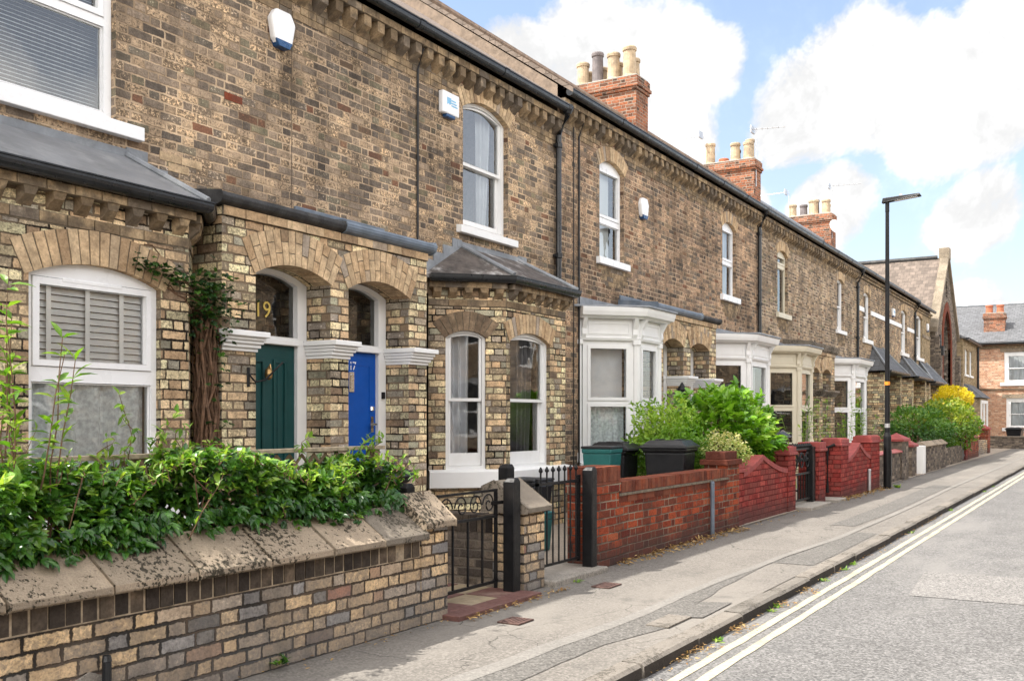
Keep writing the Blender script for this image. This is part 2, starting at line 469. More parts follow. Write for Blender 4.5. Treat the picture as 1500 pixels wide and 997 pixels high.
buff = [(0, (.15, .11, .08)), (.08, (.34, .235, .145)), (.28, (.54, .405, .255)), (.5, (.66, .51, .33)), (.72, (.60, .44, .275)), (.88, (.48, .42, .36)), (1, (.72, .58, .40))]
M = {}
M['facade'] = brick('facade_brick', [(0, (.075, .064, .055)), (.22, (.17, .135, .105)), (.45, (.33, .245, .165)), (.7, (.48, .35, .225)), (.85, (.38, .32, .26)), (.95, (.62, .46, .29)), (.985, (.42, .19, .105)), (1, (.42, .18, .10))],
                    (.44, .33, .225), .014, (.05, .042, .037), .42, mortar_dark=(.27, .20, .135), fine_amt=1., streak=.5, rag=.02, gain=1.56)
M['facade_b'] = brick('redder_facade_brick', [(0, (.075, .064, .055)), (.22, (.19, .135, .10)), (.45, (.33, .225, .15)), (.7, (.44, .30, .20)), (.85, (.38, .32, .26)), (.95, (.56, .38, .23)), (.97, (.46, .24, .13)), (1, (.42, .18, .10))],
                    (.44, .33, .225), .014, (.05, .042, .037), .42, mortar_dark=(.27, .20, .135), fine_amt=1., streak=.5, rag=.02, gain=1.5)
M['facade_c'] = brick('greyer_facade_brick', [(0, (.075, .064, .055)), (.22, (.17, .135, .105)), (.45, (.30, .24, .175)), (.7, (.48, .35, .225)), (.85, (.38, .32, .26)), (.95, (.62, .46, .29)), (.985, (.42, .19, .105)), (1, (.42, .18, .10))],
                    (.47, .37, .265), .014, (.05, .042, .037), .42, mortar_dark=(.27, .20, .135), fine_amt=1., streak=.5, rag=.02, gain=1.56)
M['buff'] = brick('buff_brick', buff, (.17, .128, .088), .014, (.075, .062, .05), .5, mortar_dark=(.022, .018, .015), fine_amt=.75, streak=.4, rag=.02, gain=1.45)
M['front'] = brick('garden_wall_brick', [(0, (.13, .115, .10)), (.08, (.26, .25, .245)), (.2, (.46, .33, .20)), (.66, (.62, .455, .27)), (.84, (.42, .36, .30)), (.93, (.54, .40, .24)), (1, (.34, .15, .095))],
                   (.10, .072, .05), .013, (.12, .115, .115), .5, bump=1.2, mortar_dark=(.03, .026, .022), fine_amt=.55, rag=.026, gain=1.25, streak=.3, grime=((.13, .13, .13), .34))
M['red'] = brick('red_brick', [(0, (.12, .03, .022)), (.3, (.26, .056, .028)), (.6, (.37, .082, .036)), (.85, (.32, .07, .034)), (1, (.42, .12, .056))],
                 (.32, .265, .20), .011, (.05, .028, .024), .6, mortar_dark=(.10, .08, .065), fine_amt=.35, grime=((.07, .045, .04), .13))
M['painted'] = brick('painted_brick', [(0, (.21, .034, .030)), (.6, (.28, .050, .043)), (1, (.34, .075, .062))], (.13, .022, .020), .012, (.16, .06, .05), .6, grime=((.10, .05, .045), .12))
M['chimney'] = brick('chimney_brick', [(0, (.07, .045, .035)), (.15, (.20, .075, .042)), (.5, (.31, .115, .06)), (.8, (.36, .15, .085)), (1, (.30, .14, .09))],
                     (.36, .31, .25), .012, (.07, .055, .045), .5)
M['rubble'] = brick('dark_wall_brick', [(0, (.07, .06, .055)), (.4, (.15, .125, .105)), (.75, (.22, .18, .14)), (1, (.30, .25, .2))], (.20, .17, .14), .013, (.06, .05, .045), .5)
M['orange'] = brick('orange_brick', [(0, (.32, .17, .11)), (.3, (.50, .27, .17)), (.7, (.58, .34, .22)), (1, (.62, .45, .33))], (.55, .47, .38), .012, (.35, .2, .13), .3)
M['pale'] = brick('pale_brick', [(0, (.2, .155, .09)), (.5, (.33, .25, .15)), (1, (.40, .31, .2))], (.28, .22, .15), .011, (.12, .1, .08), .3)
M['vous'] = single_brick('arch_brick', [(0, (.28, .20, .13)), (.15, (.50, .35, .21)), (.6, (.70, .53, .34)), (.9, (.62, .46, .285)), (1, (.46, .40, .34))], (.12, .095, .07), .35)
M['eaves'] = single_brick('eaves_brick', [(0, (.16, .12, .08)), (.3, (.34, .25, .155)), (.7, (.46, .345, .215)), (1, (.36, .30, .24))], (.07, .058, .047), .75)
M['vousdk'] = single_brick('dark_arch_brick', [(0, (.14, .105, .075)), (.5, (.26, .19, .13)), (1, (.38, .28, .18))], (.05, .043, .035), .5)
M['soldier'] = single_brick('dark_edge_brick', [(0, (.035, .03, .028)), (.5, (.10, .08, .064)), (1, (.22, .17, .125))], (.03, .026, .023), .6)
M['redsingle'] = single_brick('red_edge_brick', [(0, (.10, .036, .026)), (.5, (.22, .058, .031)), (1, (.30, .09, .045))], (.09, .05, .04), .5)
M['redpaint'] = plain('red_masonry_paint', (.27, .05, .043), .75, .2, 9, .5, dirt=(.2, .07, .06))
M['pinkcap'] = plain('pink_red_coping', (.40, .12, .11), .8, .25, 7, .5, dirt=(.25, .2, .18))
M['cement'] = plain('brown_cement_render', (.21, .16, .12), .95, .3, 9, .6)
M['mortarlt'] = plain('pale_mortar', (.34, .27, .19), .95, .4, 20, .6)
M['mortar'] = plain('mortar', (.15, .12, .085), .95, .4, 20, .6)
M['white'] = plain('white_gloss_paint', (.75, .75, .745), .42, .03, 4, .05, dirt=(.62, .60, .55), dirt_amt=.25)
M['upvc'] = plain('white_plastic', (.78, .785, .795), .3, .02, 3, dirt=(.7, .68, .64), dirt_amt=.15)
M['cream'] = plain('cream_paint', (.60, .55, .43), .5, .05, 4, .05, dirt=(.55, .5, .4), dirt_amt=.25)
M['black'] = plain('black_gutter_paint', (.012, .014, .017), .32, .3, 6, .05)
M['iron'] = plain('black_iron', (.009, .009, .010), .45, .3, 12, .25, dirt=(.035, .03, .026), dirt_amt=.3, spec=.22)
M['binblack'] = plain('black_bin_plastic', (.014, .014, .016), .42, .25, 8, .15, dirt=(.04, .038, .036), dirt_amt=.3, spec=.3)
M['teal'] = plain('teal_plastic', (.015, .12, .115), .45, .15, 6, .1, dirt=(.06, .2, .19))
M['lead'] = plain('lead_sheet', (.20, .215, .235), .48, .25, 5, .35, metal=.0, dirt=(.42, .43, .43), dirt_amt=.5, bscale=14)
M['leadblue'] = plain('blue_lead_flashing', (.12, .15, .19), .5, .25, 5, .3, dirt=(.25, .27, .29), dirt_amt=.5, bscale=14)
M['darkstone'] = plain('black_hood_stone', (.028, .027, .027), .7, .5, 9, .7, dirt=(.1, .095, .09), dirt_amt=.4)
M['mottled'] = plain('weathered_roof_sheet', (.075, .062, .055), .7, .5, 7, .5, dirt=(.55, .54, .53), dirt_amt=.85, bscale=30)
M['ridgebrown'] = plain('brown_ridge_tile', (.20, .14, .10), .85, .3, 8, .4)
M['slate'] = roofmat('slate_roof', (.10, .105, .115), .2, .25, .2)
M['felt'] = plain('grey_roof_sheet', (.16, .165, .175), .55, .22, 2.2, .25, dirt=(.3, .3, .3), dirt_amt=.5, bscale=20)
M['tile'] = roofmat('brown_roof_tile', (.15, .115, .09), .11, .19, .18, .85)
M['chapelroof'] = roofmat('chapel_slate', (.125, .098, .08), .22, .25, .25, .5)
M['greyroof'] = roofmat('grey_slate', (.10, .102, .108), .2, .26, .14)
M['coping'] = stone('stone_coping', (.29, .235, .175), .92)
M['coping2'] = stone('grey_stone_coping', (.21, .18, .145), .75)
M['concrete'] = stone('concrete', (.36, .33, .29), .3)
M['kerb'] = stone('kerb_stone', (.19, .172, .15), .5)
M['sandstone'] = stone('chapel_stone', (.27, .225, .17), .4)
M['kerbface'] = stone('dark_kerb_face', (.05, .043, .037), .3)  # road-side face of the kerb, darker than its top
M['road'] = asphalt('road_asphalt', (.142, .137, .132), .5, .22, worn=(.185, .177, .167), stain=(.10, .098, .095))
M['pave'] = asphalt('pavement_asphalt', (.160, .146, .130), .28, .75, stain=(.085, .08, .073), worn=(.195, .178, .157))
M['patchdk'] = asphalt('pavement_patch_dark', (.125, .117, .107), .4)
M['patchlt'] = asphalt('pavement_patch_smooth', (.185, .173, .157), .18)
M['roadpatch'] = asphalt('road_patch_pale', (.185, .176, .166), .5)
M['yard'] = asphalt('garden_paving', (.30, .25, .2), .25, .3)
M['yellow'] = plain('faded_road_paint', (.39, .345, .24), .85, .22, 30, .3, dirt=(.15, .14, .13), dirt_amt=.7)
M['tilered'] = plain('red_quarry_tile', (.13, .06, .05), .6, .2, 12, .2, dirt=(.3, .22, .18), dirt_amt=.5)
M['tilebuff'] = plain('buff_quarry_tile', (.27, .215, .14), .6, .2, 12, .2, dirt=(.3, .25, .2), dirt_amt=.5)
M['rust'] = plain('rusty_cover', (.085, .045, .036), .8, .4, 20, .6)
M['glass'] = glassmat('window_glass')
M['glassdk'] = glassmat('bay_glass', (.93, .95, .95), .02)
M['frost'] = glassmat('door_light_glass', (.55, .58, .55), .02)
M['curtain'] = plain('white_curtain_cloth', (.80, .80, .83), .9, .1, 3, .1)
M['greycurtain'] = plain('grey_curtain_cloth', (.30, .29, .30), .9, .2, 3, .1)
M['net'] = plain('blue_grey_net_curtain', (.80, .84, .88), .9, .3, 26, .2)
M['blind'] = plain('white_blind', (.88, .88, .88), .55, .04, 4)
M['green'] = plain('dark_green_door_paint', (.010, .055, .055), .45, .12, 5, .04, spec=.25)
M['blue'] = plain('bright_blue_door_paint', (.004, .072, .36), .5, .08, 5, .04, spec=.2)
M['brass'] = plain('aged_brass', (.36, .23, .10), .35, .25, 20, metal=.9)
M['gold'] = plain('gold_leaf_number', (.62, .45, .10), .5, .15, 30)
M['chrome'] = plain('polished_steel', (.62, .62, .62), .2, .08, 20, metal=1.)
M['pot'] = plain('buff_clay_pot', (.42, .32, .21), .8, .3, 6, .3, dirt=(.16, .13, .1), dirt_amt=.75)
M['potdk'] = plain('grey_clay_pot', (.15, .13, .13), .8, .3, 6, .3)
M['potred'] = plain('red_clay_pot', (.36, .12, .06), .8, .2, 6, .3)
M['aluminium'] = plain('aerial_metal', (.45, .45, .46), .4, .1, 10, metal=.7)
M['alarmblue'] = plain('alarm_blue', (.01, .06, .17), .3, .1, 5)
M['alarmprint'] = plain('alarm_print_blue', (.18, .45, .68), .5, .1, 5)
M['cable'] = plain('black_cable', (.015, .014, .014), .6, .2, 10)
M['wood'] = plain('weathered_wood', (.20, .14, .085), .85, .35, 18, .5)
M['woodgrey'] = plain('grey_weathered_wood', (.33, .27, .19), .85, .3, 18, .5)
M['vinestem'] = plain('vine_stem', (.15, .085, .05), .9, .4, 22, .7)
M['orange_s'] = plain('orange_sticker', (.75, .25, .02), .5, .05, 5)
M['yellowthing'] = plain('yellow_sticker', (.62, .50, .03), .5, .05, 5)
M['redthing'] = plain('red_fabric', (.45, .03, .03), .7, .1, 5)
M['dry'] = leafmat('dry_leaf', [(0, (.16, .08, .03)), (.5, (.30, .18, .07)), (1, (.42, .30, .14))], .8, .15)
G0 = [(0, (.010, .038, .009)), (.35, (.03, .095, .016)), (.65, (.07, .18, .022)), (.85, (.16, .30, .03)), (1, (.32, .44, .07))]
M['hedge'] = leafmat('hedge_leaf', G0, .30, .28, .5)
M['hedgetip'] = leafmat('hedge_young_leaf', [(0, (.07, .17, .02)), (.6, (.15, .27, .03)), (1, (.27, .36, .06))], .4, .4)
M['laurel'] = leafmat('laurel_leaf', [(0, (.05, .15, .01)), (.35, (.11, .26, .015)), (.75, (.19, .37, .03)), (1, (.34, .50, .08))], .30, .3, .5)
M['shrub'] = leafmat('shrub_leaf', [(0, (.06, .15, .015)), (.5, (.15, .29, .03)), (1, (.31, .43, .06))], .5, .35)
M['varie'] = leafmat('variegated_leaf', [(0, (.05, .12, .02)), (.35, (.20, .28, .06)), (.6, (.48, .46, .20)), (1, (.62, .58, .34))], .5, .3)
M['ivy'] = leafmat('climber_leaf', [(0, (.012, .035, .01)), (.6, (.025, .07, .015)), (1, (.07, .15, .02))], .4, .2)
M['bush'] = leafmat('bush_leaf', [(0, (.02, .065, .012)), (.5, (.055, .14, .02)), (.85, (.11, .21, .03)), (1, (.2, .28, .05))], .5, .3)
M['bushyel'] = leafmat('yellow_bush_leaf', [(0, (.04, .10, .012)), (.45, (.12, .20, .02)), (.8, (.24, .28, .025)), (1, (.38, .30, .03))], .5, .35)
M['gold_leaf'] = leafmat('golden_conifer_leaf', [(0, (.40, .30, .01)), (1, (.68, .52, .02))], .6, .35)
# ------------------------------------------------------------------ building parts
DF = 6.75                                            # distance of the upper house fronts
F = face(DF)

def offs(path, d):
    P = [Vector((p[0], p[1])) for p in path]; out = []
    for i, p in enumerate(P):
        ns = []
        if i > 0: t = (P[i] - P[i - 1]).normalized(); ns.append(Vector((t.y, -t.x)))
        if i < len(P) - 1: t = (P[i + 1] - P[i]).normalized(); ns.append(Vector((t.y, -t.x)))
        n = sum(ns, Vector((0, 0))) / len(ns); n = n / max(n.length_squared, .2)
        out.append(tuple(p + n * d))
    return out

def curtain(root, fr, u0, u1, v0, v1, w, mat, amp=.03, wl=.13, name='curtain', gather=0.):
    mb = MB(); n = max(12, int((u1 - u0) / wl * 8)); ph = U(0, 6)
    m = 8; rows = []
    for j in range(m + 1):
        v = v0 + (v1 - v0) * j / m; q = 1 - gather * (1 - (j / m)) ** 1.5
        rows.append([fr(u0 + (u1 - u0) * q * i / n, v, w + amp * math.sin(ph + 2 * math.pi * (u1 - u0) * i / n / wl + .6 * math.sin(i * .37 + j * .2))) for i in range(n + 1)])
    for j in range(m):
        for i in range(n): mb.poly([rows[j][i], rows[j][i + 1], rows[j + 1][i + 1], rows[j + 1][i]], 0, .5)
    return mb.build(name, M[mat], root, smooth=True)

def blind(root, fr, u0, u1, v0, v1, w, pitch, mat='blind', tilt=.55, tapes=(), name='blind', width=None):
    mb = MB(); n = int((v1 - v0) / pitch); h = width or pitch * .95
    for i in range(n):
        v = v0 + (i + .5) * pitch; a = tilt + U(-.03, .03)
        dv, dw = h / 2 * math.sin(a), h / 2 * math.cos(a); t = .003
        back = [fr(u0, v - dv, w + dw), fr(u1, v - dv, w + dw), fr(u1, v - dv + t, w + dw), fr(u0, v - dv + t, w + dw)]
        frn = [fr(u0, v + dv, w - dw), fr(u1, v + dv, w - dw), fr(u1, v + dv + t, w - dw), fr(u0, v + dv + t, w - dw)]
        mb.hexa(frn, back, 0)
    for u in tapes: mb.fbox(fr, u - .018, u + .018, v0, v1, w + h * .5, w + h * .5 + .003, 0)
    return mb.build(name, M[mat], root)

def sash_window(root, fr, u0, u1, v0, vs, rise, setback=.10, vm=None, mat='white', glass='glass', sill=None, dress=None,
                ft=.055, st=.045, lower=True, top_light=None, name='window', tall=.08):
    """vertical sliding sash: box frame, two sashes, panes, sill"""
    w1, w0 = -setback, -setback - .11
    win = MB(); win.slab(fr, arch(u0, u1, v0, vs, rise), [arch(u0 + ft, u1 - ft, v0 + .04, vs, max(0, rise - ft * .8) if rise else 0) if rise else rect(u0 + ft, u1 - ft, v0 + .04, vs - ft)], w0, w1)
    win = win.build(name, M[mat], root, bevel=.004)
    a, b = u0 + ft, u1 - ft
    ztop = vs + (max(0, rise - ft * .8) if rise else -ft)
    if vm is None: vm = (v0 + ztop) / 2
    ri = max(0, rise - ft * .8) if rise else 0
    vs_i = vs if rise else vs - ft
    # upper sash (in front), lower sash (behind)
    s = MB(); s.slab(fr, arch(a + .002, b - .002, vm - .02, vs_i - .002, ri), [arch(a + st, b - st, vm + .02, vs_i - (0 if ri else st), max(0, ri - st * .75) if ri else 0)], w1 - .055, w1 - .018)
    s.build('sash', M[mat], win, bevel=.004)
    g = MB(); g.sheet(fr, arch(a + st, b - st, vm + .02, vs_i - (0 if ri else st), max(0, ri - st * .75) if ri else 0), [], w1 - .038)
    g.build('pane', M[glass], win)
    if lower:
        s = MB(); s.slab(fr, rect(a + .002, b - .002, v0 + .04, vm + .02), [rect(a + st, b - st, v0 + .04 + tall, vm - .022)], w1 - .098, w1 - .06)
        s.build('sash', M[mat], win, bevel=.004)
        g = MB(); g.sheet(fr, rect(a + st, b - st, v0 + .04 + tall, vm - .022), [], w1 - .08)
        g.build('pane', M[glass], win)
    if sill:
        ov, h, pr = sill
        sb = MB(); q = [fr(u0 - ov, v0 - h, w0), fr(u1 + ov, v0 - h, w0), fr(u1 + ov, v0 + .005, w0), fr(u0 - ov, v0 + .005, w0)]
        sb.hexa(q, [fr(u0 - ov, v0 - h, pr), fr(u1 + ov, v0 - h, pr), fr(u1 + ov, v0 - .018, pr), fr(u0 - ov, v0 - .018, pr)])
        sb.build('sill', M[mat], win, bevel=.005)
    if dress: dress(win, fr, a + st, b - st, v0 + .06, ztop, vm, w0 - .06)
    return win

def plastic_window(root, fr, u0, u1, v0, vs, rise, setback, vm, band=.10, mat='upvc', glass='glass', sill=None, dress=None, ft=.05, st=.05, hood=True):
    """casement window with a deep frame: a top light over a fixed light"""
    w1, w0 = -setback, -setback - .07
    vt = vs if rise else vs
    h1, h2 = rect(u0 + ft, u1 - ft, vm + band / 2, vs - (ft if not rise else .01)), rect(u0 + ft, u1 - ft, v0 + ft, vm - band / 2)
    mb = MB(); mb.slab(fr, arch(u0, u1, v0, vs, rise), [h1, h2], w0, w1)
    win = mb.build('window', M[mat], root, bevel=.006)
    for h, nm in ((h1, 1), (h2, 0)):
        (a, c), (b, _), (_, d), _ = h
        t = st if nm else .012
        s = MB(); s.slab(fr, rect(a + .004, b - .004, c + .004, d - .004), [rect(a + t, b - t, c + t, d - t)], w1 - .05, w1 + (.012 if nm else -.012))
        s.build('casement', M[mat], win, bevel=.006)
        g = MB(); g.sheet(fr, rect(a + t, b - t, c + t, d - t), [], w1 - .03); g.build('pane', M[glass], win)
    if sill:
        ov, h, pr = sill
        sb = MB(); sb.fbox(fr, u0 - ov, u1 + ov, v0 - h, v0 + .004, w0, pr); sb.build('sill', M[mat], win, bevel=.006)
    if dress: dress(win, fr, u0 + ft, u1 - ft, v0 + ft, vs, vm, w0 - .06)
    return win

def gutter(root, path, z, r=.057, name='gutter', mat='black', joints=True):
    prof = [(-r, z + r * .35)] + [(r * math.cos(t) , z + r * math.sin(t)) for t in [math.pi + math.pi * i / 8 for i in range(9)]] + [(r, z + r * .35), (r + .01, z + r * .38), (r + .01, z + r * .55), (-r, z + r * .55)]
    mb = MB(); mb.sweep(prof, path)
    if joints:
        P = [Vector((p[0], p[1])) for p in path]
        for a, b in zip(P, P[1:]):
            L = (b - a).length; n = int(L / 1.9); t = (b - a) / max(L, .01)
            for i in range(1, n + 1):
                c = a + t * (i * L / (n + 1))
                mb.sweep([(q[0] * 1.12, z + (q[1] - z) * 1.12) for q in prof], [tuple(c - t * .045), tuple(c + t * .045)])
    return mb.build(name, M[mat], root)

def downpipe(root, y, z0, z1, gutD, r=.04):
    d = DF - .06
    mb = MB()
    mb.tube([(-gutD, y, z1), (-gutD, y, z1 - .06), (-d, y, z1 - .32), (-d, y, z0)], r, 10)
    mb.lathe((-gutD, y, z1 - .04), [(.05, 0), (.075, .06), (.08, .12)], 10)
    z = z1 - .5
    while z > z0 + .3:
        mb.lathe((-d, y, z), [(r + .004, 0), (r + .013, .01), (r + .013, .07), (r + .004, .08)], 10)
        mb.dbox(d, DF - .005, y - .07, y + .07, z + .02, z + .06)
        z -= 1.55
    return mb.build('downpipe', M['black'], root, smooth='angle')

def terrace(y0, y1, gut, label, holes, upper, roof='tile', wallmat='facade', ridge=None, back=13.6, corb=True, yaw=None):
    """one house of the terrace: front wall with openings, party walls, back wall, roof, eaves brickwork, gutter"""
    root = thing('terraced_house', label, 'house', (-DF, (y0 + y1) / 2, 0), 'terraced houses along the pavement')
    a, b = y0 + .004, y1 - .004
    ridge = ridge or (10.05, gut + 2.55)
    top = gut - .07
    mb = MB()
    hs = [arch(*h) for h in holes] + [arch(*u[:5]) for u in upper]
    mb.sheet(F, rect(a, b, 0, top), hs, 0)
    for h in hs: mb.reveal(F, h, -.22, 0)
    za = top + .20
    for y, fl in ((a, 0), (b, 1)):
        p = [(-DF, y, 0), (-DF, y, za), (-ridge[0], y, ridge[1] - .08), (-back, y, za), (-back, y, 0)]
        mb.poly(p if fl else p[::-1], 1)
    mb.poly([(-back, b, 0), (-back, a, 0), (-back, a, za), (-back, b, za)][::-1])
    mb.build('wall', [M[wallmat], M['cement']], root)
    # roof
    e = 6.50; ez = gut + .05
    sl = (ridge[1] - ez) / (ridge[0] - e); L = math.hypot(ridge[0] - e, ridge[1] - ez)
    rb = MB(); ya, yb = y0 + .001, y1 - .001
    t = .07
    rb.poly([(-e, ya, ez), (-e, yb, ez), (-ridge[0], yb, ridge[1]), (-ridge[0], ya, ridge[1])], 0, .5, [(ya, 0), (yb, 0), (yb, L), (ya, L)])
    bz = ez; be = 2 * ridge[0] - e
    rb.poly([(-be, yb, bz), (-be, ya, bz), (-ridge[0], ya, ridge[1]), (-ridge[0], yb, ridge[1])], 0, .5, [(yb, 0), (ya, 0), (ya, L), (yb, L)])
    rb.poly([(-e, ya, ez - t), (-ridge[0], ya, ridge[1] - t), (-ridge[0], yb, ridge[1] - t), (-e, yb, ez - t)], 0, .5)
    rb.poly([(-e, ya, ez - t), (-e, yb, ez - t), (-e, yb, ez), (-e, ya, ez)], 0, .5)
    rb.poly([(-be, yb, bz - t), (-be, ya, bz - t), (-be, ya, bz), (-be, yb, bz)], 0, .5)
    rb.poly([(-be, yb, bz - t), (-ridge[0], yb, ridge[1] - t), (-ridge[0], ya, ridge[1] - t), (-be, ya, bz - t)], 0, .5)
    for y, fl in ((ya, 1), (yb, 0)):
        for q in (e, be):
            p = [(-q, y, ez - t), (-q, y, ez), (-ridge[0], y, ridge[1]), (-ridge[0], y, ridge[1] - t)]
            rb.poly(p, 0, .5)
    rf = rb.build('roof', M[roof], root)
    rt = MB(); rt.tube([(-ridge[0], ya, ridge[1] + .0), (-ridge[0], yb, ridge[1] + .0)], .10, 8); rt.build('ridge_tile', M['ridgebrown' if roof == 'tile' else 'lead'], rf)
    # eaves brickwork
    cb = MB(); zt = top
    if corb:
        v = zt - .12; n = int(round((b - a) / .225)); p = (b - a) / n
        for i in range(n):
            u = a + (i + .5) * p; h = .056
            cb.hexa([F(u - h, v - .16, 0), F(u + h, v - .16, 0), F(u + h, v + .035, 0), F(u - h, v + .035, 0)],
                    [F(u - h, v - .075, .115), F(u + h, v - .075, .115), F(u + h, v + .035, .115), F(u - h, v + .035, .115)], 0)
        brickrow(cb, F, a, b, zt - .083, zt - .008, 0, .13, .225, .008, 0)
        cb.fbox(F, a, b, zt - .086, zt, 0, .122, 1, .5)
        for r_ in range(3):
            vv = zt - .285 - .075 * r_; u = a + (.11 if r_ % 2 else 0)
            while u < b - .05:
                w = .225 if R() < .6 else .1125
                ue = min(u + w, b)
                mid = (u + ue) / 2
                blocked = any(q[0] - .09 < ue and u < q[1] + .09 and vv < archtop(q[0], q[1], q[3], q[4], min(max(mid, q[0]), q[1])) + .26 for q in upper)
                if not blocked: cb.fbox(F, u + .004, ue - .004, vv + .004, vv + .071, 0, .007 + U(0, .003), 0)
                u = ue
    else:
        brickrow(cb, F, a, b, zt - .16, zt - .085, 0, .05, .225, .008, 0)
        brickrow(cb, F, a, b, zt - .083, zt - .008, 0, .10, .225, .008, 0)
        cb.fbox(F, a, b, zt - .17, zt, 0, .04, 1, .5)
    cb.build('eaves_brickwork', [M['eaves'], M['mortar']], root)
    gutter(root, [(-6.55, y0 + .002), (-6.55, y1 - .002)], gut)
    # arches over the upper windows
    for u in upper:
        if u[4] > 0:
            vb = MB(); voussoirs(vb, F, u[0], u[1], u[3], u[4], .215, .009, .1)
            vb.build('brick_arch', [M['vous'], M['mortar']], root)
    return root

def porch(root, y0, y1, op, D=6.15, top=3.08, hood=('darkstone',), recess=.29, left=True, right=True, ext=(0, 0)):
    """brick porch front with one arched opening; the two neighbours' porches touch at the party line"""
    P = face(D); u0, u1, vs, rise = op
    mb = MB(); lp = arch(u0, u1, 0, vs, rise)
    mb.sheet(P, rect(y0, y1, 0, top), [lp], 0); mb.reveal(P, lp, -recess, 0)
    if left: mb.poly([(-DF, y0, 0), (-D, y0, 0), (-D, y0, top), (-DF, y0, top)])
    if right: mb.poly([(-D, y1, 0), (-DF, y1, 0), (-DF, y1, top), (-D, y1, top)])
    pw = mb.build('porch', M['buff'], root)
    vb = MB(); voussoirs(vb, P, u0, u1, vs, rise, .30, .009, .20, split=.66, over=.05)
    vb.build('brick_arch', [M['vous'], M['mortar']], pw)
    cb = MB(); brickrow(cb, P, y0, y1, top - .078, top - .003, 0, .025, .225, .008, 0); cb.fbox(P, y0, y1, top - .08, top, 0, .018, 1, .5)
    cb.build('string_course', [M['vous'], M['mortar']], pw)
    return pw

def impost(pw, y0, y1, D=6.15, back=6.44, z=1.91, mat='white'):
    """moulded painted stone bracket that wraps the head of a porch pier"""
    mb = MB(); zt = z + .165
    steps = [(0, .03, .02), (.03, .062, .045), (.062, .09, .068), (.09, .118, .088), (.118, .165, .12)]
    for a, b, p in steps:
        mb.dbox(D - p, back if p < .1 else back, y0 - p * .45, y1 + p * .45, z + a, z + b - .001)
    return mb.build('impost', M[mat], pw, bevel=.006)

def chimney(root, y0, y1, d0, d1, z0, zt, pots, label=None):
    mb = MB(); mb.dbox(d0, d1, y0, y1, z0, zt - .32)
    for a, b, p in ((zt - .32, zt - .245, .035), (zt - .245, zt - .17, .07), (zt - .17, zt, .04)):
        mb.dbox(d0 - p, d1 + p, y0 - p, y1 + p, a + .0005, b)
    ch = mb.build('chimney', M['chimney'], root)
    cap = MB(); cap.dbox(d0 - .02, d1 + .02, y0 - .02, y1 + .02, zt + .001, zt + .05)
    cap.build('mortar_cap', M['concrete'], ch, bevel=.02)
    for y, d, h, r, m in pots:
        r *= 1.18; h *= .92
        p = MB(); p.lathe((-d, y, zt + .03), [(r * 1.12, 0), (r * 1.05, .05), (r, .07), (r * .92, h - .1), (r * 1.06, h - .09), (r * 1.1, h - .03), (r * 1.02, h), (r * .7, h), (r * .65, h - .25)], 16)
        p.build('chimney_pot', M[m], ch, smooth='angle')
    return ch

def aerial(par, y, d, z0, z1, boom, ang=0.3):
    mb = MB(); mb.tube([(-d, y, z0), (-d, y, z1)], .014, 6)
    c, s = math.cos(ang), math.sin(ang)
    mb.tube([(-d - c * .2, y - s * .2, z1 - .04), (-d + c * boom, y + s * boom, z1 - .04)], .011, 6)
    for i in range(7):
        t = -.15 + (boom + .1) * i / 6; L = .16 - .012 * i
        x, yy = -d + c * t, y + s * t
        mb.tube([(x - s * -L, yy + c * -L, z1 - .04), (x + s * -L, yy + c * L, z1 - .04)], .006, 5)
    mb.box(-d - c * .12 - .02, -d - c * .12 + .02, y - .18, y + .18, z1 - .15, z1 + .07)
    return mb.build('aerial', M['aluminium'], par)

def alarm(root, y, z, kind):
    """burglar alarm box on the house front"""
    mb = MB()
    if kind == 'bell':                                 # elongated hexagon, blue foot
        o = [(-.16, .07), (-.10, .165), (.10, .165), (.16, .07), (.12, -.11), (.07, -.175), (-.07, -.175), (-.12, -.11)]
        lp = [(y + a, z + b) for a, b in o][::-1]
        mb.slab(F, lp, [], 0, .075); al = mb.build('alarm_box', M['upvc'], root, bevel=.02)
        m2 = MB(); m2.slab(F, [(y + a, z + b) for a, b in [(-.11, -.115), (.11, -.115), (.072, -.18), (-.072, -.18)]][::-1], [], 0, .082)
        m2.build('strobe', M['alarmblue'], al, bevel=.008)
        m3 = MB()
        for i in range(3): m3.fbox(F, y - .03 + i * .03, y - .012 + i * .03, z - .08, z + .07, .074, .0775)
        return al
    mb.slab(F, [(y - .17, z + .13), (y + .17, z + .13), (y + .17, z - .13), (y - .17, z - .13)][::-1], [], 0, .075)
    al = mb.build('alarm_box', M['upvc'], root, bevel=.018)
    m2 = MB(); m2.fbox(F, y - .09, y + .09, z - .165, z - .125, .005, .07); m2.build('strobe', M['alarmblue'], al, bevel=.01)
    m3 = MB()
    for i in range(4): m3.fbox(F, y - .09 + i * .022, y - .075 + i * .022, z - .02 + (i % 2) * .01, z + .06, .0745, .078)
    for i in range(3): m3.fbox(F, y + .0, y + .12 - .015 * i, z - .03 + i * .03, z - .015 + i * .03, .0745, .078)
    m3.build('printed_mark', M['alarmprint'], al)
    return al

